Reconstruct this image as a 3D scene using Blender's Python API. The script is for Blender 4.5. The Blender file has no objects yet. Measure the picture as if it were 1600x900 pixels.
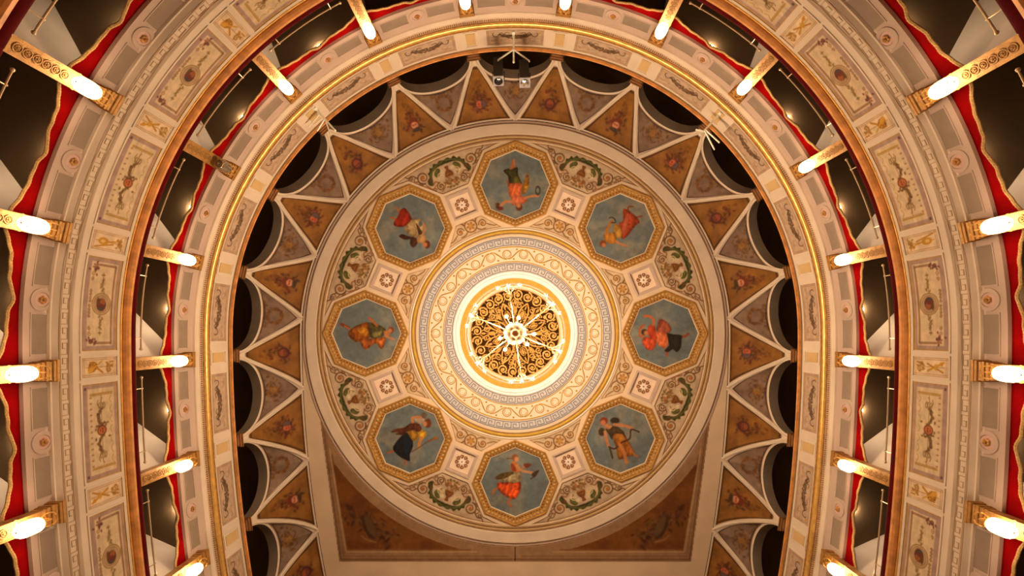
import bpy, bmesh, math, random
import numpy as np
from mathutils import Vector, Matrix, geometry

PI = math.pi
FPX = 778.0                      # focal length in pixels of the 1600x900 frame
H0 = 1.2                         # camera height above the floor
CX, CY = 805.0, 521.0            # zenith point in the picture
sc = bpy.context.scene
COL = sc.collection

# ------------------------------------------------------------------ camera, world, exposure
cam = bpy.data.cameras.new('camera')
cam.sensor_width = 36.0
cam.lens = FPX / 1600.0 * 36.0
cam.shift_x = -(CX - 800.0) / 1600.0
cam.shift_y = (CY - 450.0) / 1600.0
cam.clip_start = 0.05
cam.clip_end = 100
camo = bpy.data.objects.new('camera', cam)
camo.location = (0, 0, H0)
camo.rotation_euler = (PI, 0, 0)          # looks straight up, picture right = +X, picture down = +Y
COL.objects.link(camo)
sc.camera = camo
w = bpy.data.worlds.new('world')
sc.world = w
w.use_nodes = True
w.node_tree.nodes['Background'].inputs[0].default_value = (0.02, 0.016, 0.012, 1)
w.node_tree.nodes['Background'].inputs[1].default_value = 0.3
sc.view_settings.view_transform = 'Standard'
sc.view_settings.look = 'None'
sc.view_settings.gamma = 1
sc.view_settings.use_curve_mapping = False
sc.view_settings.exposure = 1.32
sc.cycles.max_bounces = 7
sc.cycles.diffuse_bounces = 4
sc.cycles.glossy_bounces = 3
LAMP_COL = (1.0, 0.70, 0.45)
LAMP_L = 7.5                    # radiance of the wall lamps' glass
BULB_L = 890.0                   # chandelier bulbs
BOX_L = 200.0                     # little lamps inside the boxes
TINT = (0.85, 0.54, 0.34)        # the colour of the light on the plaster, used to turn seen colours into paint colours

# ------------------------------------------------------------------ measures of the hall (heights above the camera)
R = 5.3                          # radius of the auditorium wall
RB = 27.6                        # radius of the long sides towards the stage
STEP = 0.30 * R                  # one box along the wall
D = STEP / 2
NB = 9                           # boxes each side of the middle one
SM = (NB + 0.5) * STEP
H_C = 10.8                       # flat ceiling
K = H_C / FPX                    # metres per pixel on the ceiling
TIER = -2.38                     # from the upper tier down to the lower tier
H_CAP = 9.36                     # springing of the gallery arches
OFF_TIP = R - 333 * K            # how far the cove reaches in


def curve(s):
    a = abs(s); g = 1 if s >= 0 else -1
    if a <= PI / 2 * R:
        t = a / R
        x, y, nx, ny = R * math.sin(t), -R * math.cos(t), -math.sin(t), math.cos(t)
    else:
        d = (a - PI / 2 * R) / RB
        x, y, nx, ny = R - RB * (1 - math.cos(d)), RB * math.sin(d), -math.cos(d), -math.sin(d)
    return g * x, y, g * nx, ny


def P(s, off, h):
    x, y, nx, ny = curve(s)
    return (x + nx * off, y + ny * off, h + H0)


def frame(s, off=0.0, h=0.0):
    x, y, nx, ny = curve(s)
    tx, ty = ny, -nx
    return Matrix(((tx, nx, 0, x + nx * off), (ty, ny, 0, y + ny * off), (0, 0, 1, h + H0), (0, 0, 0, 1)))


def pix(p):
    z = p[2] - H0
    return CX + p[0] * FPX / z, CY + p[1] * FPX / z


def seen(s, off, h, m=25):
    u, v = pix(P(s, off, h))
    return -m < u < 1600 + m and -m < v < 900 + m


def warp_mb(s0, verts):
    """verts in (ds, off, h) -> the frame at s0"""
    inv = frame(s0).inverted()
    return [tuple(inv @ Vector(P(s0 + a, b, c))) for a, b, c in verts]


def zone(s0, half):
    a = abs(s0)
    if a + half <= PI / 2 * R + 1e-6: return 'arc'
    if a - half >= PI / 2 * R - 1e-6: return 'long'
    return 'mix+' if s0 > 0 else 'mix-'

# ------------------------------------------------------------------ materials


def lin(c):
    c = c / 255.0
    return c / 12.92 if c <= 0.04045 else ((c + 0.055) / 1.055) ** 2.4


def A(r, g, b, gain=1.0):
    """paint colour of something seen as (r,g,b) under the warm lamps"""
    return tuple(min(0.92, lin(c) / t * gain) for c, t in zip((r, g, b), TINT))


MATS = {}


def mat(name, col, rough=0.6, metal=0.0, var=0.12, scale=6.0, bump=0.0, bscale=40.0, emit=None, es=0.0, spec=0.5):
    m = bpy.data.materials.new(name); m.use_nodes = True
    nt = m.node_tree; b = nt.nodes['Principled BSDF']
    b.inputs['Roughness'].default_value = rough
    b.inputs['Metallic'].default_value = metal
    b.inputs['Specular IOR Level'].default_value = spec
    tc = nt.nodes.new('ShaderNodeTexCoord')
    n = nt.nodes.new('ShaderNodeTexNoise'); n.inputs['Scale'].default_value = scale; n.inputs['Detail'].default_value = 5
    nt.links.new(tc.outputs['Object'], n.inputs['Vector'])
    r = nt.nodes.new('ShaderNodeValToRGB')
    r.color_ramp.elements[0].position = 0.3; r.color_ramp.elements[1].position = 0.7
    r.color_ramp.elements[0].color = (*[max(0, c * (1 - var)) for c in col], 1)
    r.color_ramp.elements[1].color = (*[min(1, c * (1 + var * 0.6)) for c in col], 1)
    nt.links.new(n.outputs['Fac'], r.inputs['Fac'])
    nt.links.new(r.outputs['Color'], b.inputs['Base Color'])
    if bump:
        n2 = nt.nodes.new('ShaderNodeTexNoise'); n2.inputs['Scale'].default_value = bscale; n2.inputs['Detail'].default_value = 4
        nt.links.new(tc.outputs['Object'], n2.inputs['Vector'])
        bp = nt.nodes.new('ShaderNodeBump'); bp.inputs['Strength'].default_value = bump; bp.inputs['Distance'].default_value = 0.02
        nt.links.new(n2.outputs['Fac'], bp.inputs['Height'])
        nt.links.new(bp.outputs['Normal'], b.inputs['Normal'])
    if emit:
        b.inputs['Emission Color'].default_value = (*emit, 1)
        b.inputs['Emission Strength'].default_value = es
    MATS[name] = m
    return m


def paint_mat(name, rough=0.7, scale=9.0, var=0.16):
    m = bpy.data.materials.new(name); m.use_nodes = True
    nt = m.node_tree; b = nt.nodes['Principled BSDF']
    b.inputs['Roughness'].default_value = rough
    b.inputs['Specular IOR Level'].default_value = 0.25
    at = nt.nodes.new('ShaderNodeAttribute'); at.attribute_name = 'Col'
    tc = nt.nodes.new('ShaderNodeTexCoord')
    n = nt.nodes.new('ShaderNodeTexNoise'); n.inputs['Scale'].default_value = scale; n.inputs['Detail'].default_value = 6
    nt.links.new(tc.outputs['Object'], n.inputs['Vector'])
    mr = nt.nodes.new('ShaderNodeMapRange'); mr.inputs[1].default_value = 0.3; mr.inputs[2].default_value = 0.7
    mr.inputs[3].default_value = 1 - var; mr.inputs[4].default_value = 1 + var * 0.5
    nt.links.new(n.outputs['Fac'], mr.inputs[0])
    vm = nt.nodes.new('ShaderNodeVectorMath'); vm.operation = 'SCALE'
    nt.links.new(at.outputs['Color'], vm.inputs[0]); nt.links.new(mr.outputs[0], vm.inputs['Scale'])
    nt.links.new(vm.outputs[0], b.inputs['Base Color'])
    MATS[name] = m
    return m


CREAM = A(208, 158, 114)
M_cream = mat('cream_plaster', CREAM, 0.75, var=0.07, scale=2.5, spec=0.25)
M_ceil = mat('ceiling_plaster', A(206, 152, 104), 0.8, var=0.09, scale=1.6, spec=0.2)
M_rose = mat('rose_plaster', A(182, 132, 96), 0.8, var=0.07, scale=2.0, spec=0.2)
M_grey = mat('grey_plaster', A(140, 101, 70), 0.8, var=0.12, scale=5.0, spec=0.2)
M_tan = mat('tan_plaster', A(196, 136, 76), 0.8, var=0.08, scale=4.0, spec=0.2)
M_pink = mat('pink_plaster', A(218, 162, 116), 0.8, var=0.06, scale=4.0, spec=0.2)
M_key = mat('meander_shade_tan', A(176, 124, 80), 0.8, var=0.1, scale=4.0, spec=0.2)  # shadow lines of the cream relief, put into the strips as darker tan
M_keyg = mat('meander_grey_paint', A(124, 96, 82), 0.8, var=0.1, scale=6.0, spec=0.2)
M_ringbg = mat('ring_plaster', A(204, 162, 118), 0.8, var=0.06, scale=3.0, spec=0.2)
M_whiteglow = mat('white_and_glow_plaster', A(232, 196, 154), 0.75, var=0.05, scale=3.0, spec=0.2)  # white of the petals; on the centre mouldings, cream lightened to show glow
M_field = mat('medallion_rose', A(196, 134, 100), 0.8, var=0.08, scale=4, spec=0.2)
M_frame = mat('frame_gold', (0.45, 0.235, 0.045), 0.5, 0.2, var=0.25, scale=14, bump=0.2)
M_rosegold = mat('rose_gilding', (0.70, 0.41, 0.10), 0.42, 0.25, var=0.3, scale=18, bump=0.25, bscale=60)
M_giltring = mat('ring_gilding', (0.56, 0.33, 0.025), 0.55, 0.05, var=0.15, scale=14)
M_keybg = mat('meander_ground', A(186, 152, 122), 0.8, var=0.06, scale=3.0, spec=0.2)
M_ochre = mat('ochre_paint', A(180, 118, 36), 0.7, var=0.12, scale=9.0, spec=0.2)
M_brown = mat('brown_moulding', A(136, 84, 40), 0.55, var=0.2, scale=8.0)
M_yellow = mat('yellow_gilding', (0.50, 0.29, 0.035), 0.55, 0.05, var=0.2, scale=14.0)
M_gold = mat('gold_leaf', (0.86, 0.54, 0.15), 0.33, 0.5, var=0.2, scale=12.0, bump=0.15, bscale=60)
M_goldp = mat('gold_paint', (0.54, 0.29, 0.08), 0.42, 0.35, var=0.28, scale=16.0, bump=0.3, bscale=70)
M_golddk = mat('old_gold', (0.52, 0.28, 0.08), 0.45, 0.35, var=0.35, scale=20.0, bump=0.3, bscale=60)
M_wood = mat('gilt_wood', (0.82, 0.38, 0.12), 0.4, 0.1, var=0.3, scale=7.0)
M_capw = mat('brown_capital', (0.30, 0.14, 0.05), 0.5, 0.1, var=0.2, scale=10)
M_red = mat('red_velvet', (0.30, 0.0012, 0.0016), 0.85, var=0.3, scale=4.0, bump=0.1, bscale=25, spec=0.05)
M_redrail = mat('red_rail_velvet', (0.09, 0.0012, 0.0016), 0.85, var=0.3, scale=6.0, spec=0.08)
M_fringe = mat('gold_braid', (0.92, 0.55, 0.20), 0.6, 0.0, var=0.35, scale=60, bump=0.6, bscale=120)
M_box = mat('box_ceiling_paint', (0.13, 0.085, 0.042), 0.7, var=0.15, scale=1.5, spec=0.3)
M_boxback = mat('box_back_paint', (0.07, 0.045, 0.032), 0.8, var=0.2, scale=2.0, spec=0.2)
M_part = mat('partition_paint', (0.78, 0.68, 0.56), 0.6, var=0.14, scale=1.4, spec=0.3)
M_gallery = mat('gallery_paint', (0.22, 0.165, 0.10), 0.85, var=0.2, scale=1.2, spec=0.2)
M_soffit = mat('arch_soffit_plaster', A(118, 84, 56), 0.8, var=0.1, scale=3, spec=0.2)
M_brass = mat('polished_brass', (0.90, 0.70, 0.44), 0.25, 0.5, var=0.1, scale=10)
M_black = mat('black_metal', (0.004, 0.004, 0.004), 0.5, 0.3, var=0.2, scale=20)
M_lensf = mat('grey_bezel', (0.33, 0.32, 0.34), 0.5, 0.1, var=0.1, scale=20)
M_lens = mat('lens_glass', (0.006, 0.006, 0.008), 0.2, 0.0, var=0.1, scale=10)
M_mirror = mat('lens_mirror', (0.7, 0.7, 0.72), 0.1, 0.9, var=0.5, scale=30)
M_ivory = mat('ivory_steel', A(225, 185, 140), 0.4, 0.1, var=0.1, scale=10)
M_lit = mat('lit_crystal', (0.9, 0.85, 0.75), 0.2, var=0.05, scale=40, emit=LAMP_COL, es=LAMP_L)
M_unlit = mat('unlit_crystal', (0.30, 0.26, 0.22), 0.12, 0.35, var=0.5, scale=50)
M_bulb = mat('lit_bulb', (0.9, 0.85, 0.75), 0.3, var=0.02, scale=10, emit=LAMP_COL, es=BULB_L)
M_globe = mat('lit_globe', (0.9, 0.85, 0.75), 0.3, var=0.02, scale=10, emit=LAMP_COL, es=BULB_L * 0.12)
M_boxl = mat('lit_box_lamp', (0.9, 0.85, 0.75), 0.3, var=0.02, scale=10, emit=(1.0, 0.74, 0.48), es=BOX_L)
M_crystal = mat('crystal', (0.85, 0.80, 0.70), 0.08, 0.25, var=0.2, scale=30)
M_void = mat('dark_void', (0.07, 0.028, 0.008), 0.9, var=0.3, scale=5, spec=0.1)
M_floor = mat('stalls_carpet', (0.38, 0.22, 0.14), 0.9, var=0.2, scale=3, spec=0.1)
M_paint = paint_mat('painted_plaster')
M_canvas = paint_mat('painted_canvas', 0.6, 14.0, 0.10)

# ------------------------------------------------------------------ mesh helpers


class MB:
    def __init__(self): self.v = []; self.f = []
    def add(self, v, f):
        o = len(self.v); self.v += [tuple(p) for p in v]; self.f += [tuple(i + o for i in q) for q in f]
        return self
    def box(self, c, s, rot=None):
        x, y, z = [k / 2 for k in s]
        vs = [Vector((a * x, b * y, d * z)) for a in (-1, 1) for b in (-1, 1) for d in (-1, 1)]
        if rot is not None: vs = [rot @ p for p in vs]
        return self.add([(p.x + c[0], p.y + c[1], p.z + c[2]) for p in vs],
                        [(0, 1, 3, 2), (4, 6, 7, 5), (0, 4, 5, 1), (2, 3, 7, 6), (0, 2, 6, 4), (1, 5, 7, 3)])
    def tube(self, pts, r, n=8, closed=False, flat=1.0, up=None):
        pts = [Vector(p) for p in pts]; m = len(pts)
        rs = r if isinstance(r, (list, tuple)) else [r] * m
        vs = []; ref = Vector(up) if up else Vector((0.13, 0.27, 0.95)).normalized()
        for i, p in enumerate(pts):
            a = pts[(i - 1) % m] if (closed or i > 0) else p
            b = pts[(i + 1) % m] if (closed or i < m - 1) else p
            t = (b - a)
            t = t.normalized() if t.length > 1e-9 else Vector((0, 0, 1))
            u = ref.cross(t)
            if u.length < 1e-3: u = Vector((1, 0, 0)).cross(t)
            u.normalize(); q = t.cross(u)
            for k in range(n):
                an = 2 * PI * k / n
                vs.append(p + u * math.cos(an) * rs[i] + q * math.sin(an) * rs[i] * flat)
        fs = []
        for i in range(m if closed else m - 1):
            j = (i + 1) % m
            for k in range(n):
                l = (k + 1) % n
                fs.append((i * n + k, i * n + l, j * n + l, j * n + k))
        if not closed:
            fs.append(tuple(range(n))[::-1]); fs.append(tuple((m - 1) * n + k for k in range(n)))
        return self.add(vs, fs)
    def lathe(self, prof, n=24, c=(0, 0, 0), ribs=0, depth=0.0, sc_=(1, 1)):
        vs = []; m = len(prof)
        for (r, z) in prof:
            for k in range(n):
                a = 2 * PI * k / n
                rr = r * (1 - depth * (k % 2)) if ribs else r
                vs.append((c[0] + rr * math.cos(a) * sc_[0], c[1] + rr * math.sin(a) * sc_[1], c[2] + z))
        fs = [(i * n + k, i * n + (k + 1) % n, (i + 1) * n + (k + 1) % n, (i + 1) * n + k) for i in range(m - 1) for k in range(n)]
        if prof[0][0] > 1e-6: fs.append(tuple(range(n))[::-1])
        if prof[-1][0] > 1e-6: fs.append(tuple((m - 1) * n + k for k in range(n)))
        return self.add(vs, fs)
    def ball(self, c, r, n=8, m=6, sq=(1, 1, 1)):
        vs = []; fs = []
        for i in range(m + 1):
            t = PI * i / m
            for k in range(n):
                a = 2 * PI * k / n
                vs.append((c[0] + r * sq[0] * math.sin(t) * math.cos(a), c[1] + r * sq[1] * math.sin(t) * math.sin(a), c[2] + r * sq[2] * math.cos(t)))
        for i in range(m):
            for k in range(n):
                fs.append((i * n + k, (i + 1) * n + k, (i + 1) * n + (k + 1) % n, i * n + (k + 1) % n))
        return self.add(vs, fs)
    def ring(self, r0, r1, z0, z1, n=96):
        """flat annulus prism round the z axis"""
        vs = []
        for r, z in ((r0, z0), (r0, z1), (r1, z1), (r1, z0)):
            vs += [(r * math.cos(2 * PI * k / n), r * math.sin(2 * PI * k / n), z) for k in range(n)]
        fs = []
        for q in range(4):
            for k in range(n):
                l = (k + 1) % n
                fs.append((q * n + k, q * n + l, ((q + 1) % 4) * n + l, ((q + 1) % 4) * n + k))
        return self.add(vs, fs)
    def mapped(self, fn):
        self.v = [tuple(fn(*p)) for p in self.v]; return self
    def mesh(self, name, smooth=False):
        me = bpy.data.meshes.new(name); me.from_pydata(self.v, [], self.f); me.update()
        if smooth:
            me.shade_smooth()
            try: me.set_sharp_from_angle(angle=math.radians(40))
            except Exception: pass
        return me


def tag(o, label=None, cat=None, group=None, kind=None):
    if label: o['label'] = label
    if cat: o['category'] = cat
    if group: o['group'] = group
    if kind: o['kind'] = kind
    return o


def link(name, me, m=None, parent=None, mw=None):
    o = bpy.data.objects.new(name, me); COL.objects.link(o)
    if m is not None and me is not None and len(me.materials) == 0: me.materials.append(m)
    if parent is not None: o.parent = parent
    if mw is not None: o.matrix_basis = mw
    return o


def obj(name, mb, m, parent=None, mw=None, smooth=False):
    return link(name, mb.mesh(name, smooth), m, parent, mw)


def empty(name, mw=None, parent=None):
    o = bpy.data.objects.new(name, None); COL.objects.link(o); o.empty_display_size = 0.1
    if mw is not None: o.matrix_basis = mw
    if parent is not None: o.parent = parent
    return o


def struct(name, mb, m, label, cat, smooth=False):
    return tag(obj(name, mb, m, None, None, smooth), label, cat, None, 'structure')


SS = [-SM + 2 * SM * i / 272 for i in range(273)]


def sweep(prof, closed=False, ss=SS, mb=None):
    mb = mb or MB(); n = len(prof); vs = []
    for s in ss:
        vs += [P(s, o, h) for o, h in prof]
    fs = []
    for i in range(len(ss) - 1):
        for k in range(n if closed else n - 1):
            l = (k + 1) % n
            fs.append((i * n + k, i * n + l, (i + 1) * n + l, (i + 1) * n + k))
    return mb.add(vs, fs)


CACHE = {}


def on_wall(name, key, build, s0, half, m, parent, smooth=False, dh=0.0):
    """a piece built in (ds, off, h), bent to the wall round s0; alike pieces share their mesh"""
    ck = (key, zone(s0, half))
    if ck not in CACHE:
        mb = build(); mb.v = warp_mb(s0, mb.v); CACHE[ck] = mb.mesh(name, smooth)
    mw = frame(s0, 0, dh)
    return link(name, CACHE[ck], m, parent, mw)

# ------------------------------------------------------------------ painting engine (paint stored as colours on a fine mesh)


def vnoise(shape, cells, seed):
    rng = np.random.RandomState(seed)
    g = rng.rand(cells + 2, cells + 2)
    y = np.linspace(0, cells, shape[0], endpoint=False); x = np.linspace(0, cells, shape[1], endpoint=False)
    yi = y.astype(int); xi = x.astype(int)
    fy = (y - yi)[:, None]; fx = (x - xi)[None, :]
    fy = fy * fy * (3 - 2 * fy); fx = fx * fx * (3 - 2 * fx)
    a = g[yi][:, xi]; b = g[yi][:, xi + 1]; c = g[yi + 1][:, xi]; d = g[yi + 1][:, xi + 1]
    return a * (1 - fx) * (1 - fy) + b * fx * (1 - fy) + c * (1 - fx) * fy + d * fx * fy


def fbm(shape, cells, seed):
    return 0.5 * vnoise(shape, cells, seed) + 0.3 * vnoise(shape, cells * 2, seed + 1) + 0.2 * vnoise(shape, cells * 4, seed + 2)


def smooth_closed(pts, n=4):
    m = len(pts); out = []
    for i in range(m):
        p0, p1, p2, p3 = [np.array(pts[(i + k) % m], float) for k in (-1, 0, 1, 2)]
        for t in np.linspace(0, 1, n, endpoint=False):
            out.append(0.5 * ((2 * p1) + (p2 - p0) * t + (2 * p0 - 5 * p1 + 4 * p2 - p3) * t * t + (3 * p1 - p0 - 3 * p2 + p3) * t ** 3))
    return out


def smooth_open(pts, n=6):
    q = [np.array(pts[0], float)] + [np.array(p, float) for p in pts] + [np.array(pts[-1], float)]
    out = []
    for i in range(1, len(q) - 2):
        p0, p1, p2, p3 = q[i - 1:i + 3]
        for t in np.linspace(0, 1, n, endpoint=False):
            out.append(0.5 * ((2 * p1) + (p2 - p0) * t + (2 * p0 - 5 * p1 + 4 * p2 - p3) * t * t + (3 * p1 - p0 - 3 * p2 + p3) * t ** 3))
    out.append(q[-1])
    return out


class Canvas:
    def __init__(s, x0, y0, x1, y1, nx, ny, bg):
        s.b = (x0, y0, x1, y1); s.nx, s.ny = nx, ny
        s.x = np.linspace(x0, x1, nx); s.y = np.linspace(y0, y1, ny)
        s.X, s.Y = np.meshgrid(s.x, s.y)
        s.C = np.ones((ny, nx, 3)) * np.array(bg, float)
        s.px = (x1 - x0) / (nx - 1)
    def mixc(s, a, col):
        a = np.clip(a, 0, 1)[..., None]
        s.C = s.C * (1 - a) + np.array(col, float) * a
    def mottle(s, amp, cells=6, seed=1, tint=(1, 1, 1)):
        n = fbm((s.ny, s.nx), cells, seed) - 0.5
        s.C = s.C * (1 + amp * n[..., None] * 2 * np.array(tint))
    def dist(s, pts, closed):
        X, Y = s.X, s.Y; d = np.full(X.shape, 1e9); pts = [np.asarray(p, float) for p in pts]
        m = len(pts)
        for i in range(m if closed else m - 1):
            a = pts[i]; b = pts[(i + 1) % m]; ab = b - a; L = ab @ ab + 1e-12
            t = np.clip(((X - a[0]) * ab[0] + (Y - a[1]) * ab[1]) / L, 0, 1)
            d = np.minimum(d, np.hypot(X - a[0] - t * ab[0], Y - a[1] - t * ab[1]))
        return d
    def inside(s, pts):
        X, Y = s.X, s.Y; c = np.zeros(X.shape, bool); m = len(pts)
        for i in range(m):
            x1, y1 = pts[i]; x2, y2 = pts[(i + 1) % m]
            if abs(y2 - y1) < 1e-12: continue
            c ^= ((y1 > Y) != (y2 > Y)) & (X < (x2 - x1) * (Y - y1) / (y2 - y1) + x1)
        return c
    def sdf(s, pts):
        d = s.dist(pts, True); return np.where(s.inside(pts), d, -d)
    def poly(s, pts, col, feather=None, smooth=True, alpha=1.0, fold=0.0, fdir=(1, 0.3), seed=3):
        f = feather or s.px
        if smooth: pts = smooth_closed(pts)
        sd = s.sdf(pts)
        a = np.clip(0.5 + sd / (2 * f), 0, 1) * alpha
        c = np.ones(s.C.shape) * np.array(col, float)
        if fold:
            ph = (s.X * fdir[0] + s.Y * fdir[1]) / s.px
            n = fbm((s.ny, s.nx), 9, seed)
            k = np.sin(ph * 0.5 + n * 14) * 0.45 + (n - 0.5) * 1.8
            edge = np.clip(sd / (6 * s.px), 0, 1) - 0.55
            c = c * (1 + fold * (k + edge * 1.1))[..., None]
        a = a[..., None]
        s.C = s.C * (1 - a) + c * a
    def stroke(s, pts, wd, col, smooth=True, alpha=1.0, feather=None):
        f = feather or s.px * 0.8
        if smooth and len(pts) > 2: pts = smooth_open(pts)
        s.mixc(np.clip(0.5 + (wd / 2 - s.dist(pts, False)) / (2 * f), 0, 1) * alpha, col)
    def ell(s, c, rx, ry, col, rot=0.0, alpha=1.0, feather=None, outline=0):
        f = (feather or s.px)
        ca, sa = math.cos(rot), math.sin(rot)
        u = (s.X - c[0]) * ca + (s.Y - c[1]) * sa; v = -(s.X - c[0]) * sa + (s.Y - c[1]) * ca
        k = np.hypot(u / rx, v / ry); d = (1 - k) * min(rx, ry)
        if outline: d = outline / 2 - np.abs(d)
        s.mixc(np.clip(0.5 + d / (2 * f), 0, 1) * alpha, col)
    def spiral(s, c, r, turns, a0, sgn, wd, col, n=26):
        pts = []
        for i in range(n):
            t = i / (n - 1)
            a = a0 + sgn * turns * 2 * PI * t
            pts.append((c[0] + r * (1 - 0.8 * t) * math.cos(a), c[1] + r * (1 - 0.8 * t) * math.sin(a)))
        s.stroke(pts, wd, col, smooth=False)
    def albedo(s, C=None):
        C = (np.clip(s.C if C is None else C, 0, 255) / 255.0) ** np.array((1.18, 1.40, 1.52))     # warmed to the tone of the old paint
        L = np.where(C <= 0.04045, C / 12.92, ((C + 0.055) / 1.055) ** 2.4)
        return np.minimum(L / np.array(TINT), 0.92)
    def sample(s, x, y):
        x0, y0, x1, y1 = s.b
        u = np.clip((np.asarray(x) - x0) / (x1 - x0) * (s.nx - 1), 0, s.nx - 1.001)
        v = np.clip((np.asarray(y) - y0) / (y1 - y0) * (s.ny - 1), 0, s.ny - 1.001)
        i = u.astype(int); j = v.astype(int); fu = (u - i)[..., None]; fv = (v - j)[..., None]
        C = s.C
        return C[j, i] * (1 - fu) * (1 - fv) + C[j, i + 1] * fu * (1 - fv) + C[j + 1, i] * (1 - fu) * fv + C[j + 1, i + 1] * fu * fv


def grid_mesh(name, V, ny, nx, alb, keep=None):
    """V (ny*nx,3), alb (ny*nx,3); keep: bool per quad"""
    i = np.arange((ny - 1) * (nx - 1)); r = i // (nx - 1); c = i % (nx - 1); b = r * nx + c
    F = np.stack([b, b + 1, b + nx + 1, b + nx], 1)
    if keep is not None: F = F[keep.ravel()]
    me = bpy.data.meshes.new(name); m = len(F)
    used = np.zeros(len(V), bool); used[F.ravel()] = True
    idx = np.cumsum(used) - 1; V = np.asarray(V)[used]; alb = np.asarray(alb)[used]; F = idx[F]
    me.vertices.add(len(V)); me.vertices.foreach_set('co', V.astype(np.float32).ravel())
    me.loops.add(4 * m); me.loops.foreach_set('vertex_index', F.astype(np.int32).ravel())
    me.polygons.add(m); me.polygons.foreach_set('loop_start', (np.arange(m) * 4).astype(np.int32))
    me.update(calc_edges=True)
    at = me.attributes.new('Col', 'FLOAT_COLOR', 'POINT')
    rgba = np.ones((len(V), 4), np.float32); rgba[:, :3] = alb
    at.data.foreach_set('color', rgba.ravel())
    me.shade_smooth()
    return me


def flat_canvas(name, cv, scale, z, clip=None, grow=1.0):
    """a flat painted sheet at height z; canvas units * scale = metres"""
    V = np.stack([cv.X.ravel() * scale, cv.Y.ravel() * scale, np.full(cv.X.size, z)], 1)
    keep = None
    if clip is not None:
        sd = cv.sdf(clip) > -grow
        keep = sd[:-1, :-1] & sd[1:, :-1] & sd[:-1, 1:] & sd[1:, 1:]
    return grid_mesh(name, V, cv.ny, cv.nx, cv.albedo().reshape(-1, 3), keep)

# ------------------------------------------------------------------ the pictures painted on the plaster
SKIN = (206, 142, 96)


def octagon_canvas(i, c0, shapes):
    cv = Canvas(-58, -58, 58, 58, 134, 134, (110, 117, 108))
    n = fbm((134, 134), 4, 10 + i); n2 = fbm((134, 134), 7, 40 + i)
    cv.mixc(np.clip((n - 0.45) * 2.2, 0, 0.42), (162, 142, 114))
    cv.mixc(np.clip((n2 - 0.52) * 2.2, 0, 0.4), (96, 99, 90))
    def q(p): return ((p[0] - c0[0]) / 6.43, (p[1] - c0[1]) / 6.43)
    for sh in shapes:
        k = sh[0]; sh = (sh[0], tuple(0.86 * v for v in sh[1])) + tuple(sh[2:])
        if k == 'p': cv.poly([q(p) for p in sh[2]], sh[1], feather=0.9, fold=sh[3] if len(sh) > 3 else 0.12, seed=i * 7 + len(sh[2]))
        elif k == 's': cv.stroke([q(p) for p in sh[3]], sh[2] / 6.43, sh[1])
        elif k == 'e': cv.ell(q(sh[2]), sh[3] / 6.43, sh[4] / 6.43, sh[1], feather=0.9)
        elif k == 'o': cv.ell(q(sh[2]), sh[3] / 6.43, sh[4] / 6.43, sh[1], outline=sh[5] / 6.43)
    cv.mottle(0.07, 16, 90 + i)
    return cv


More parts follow.
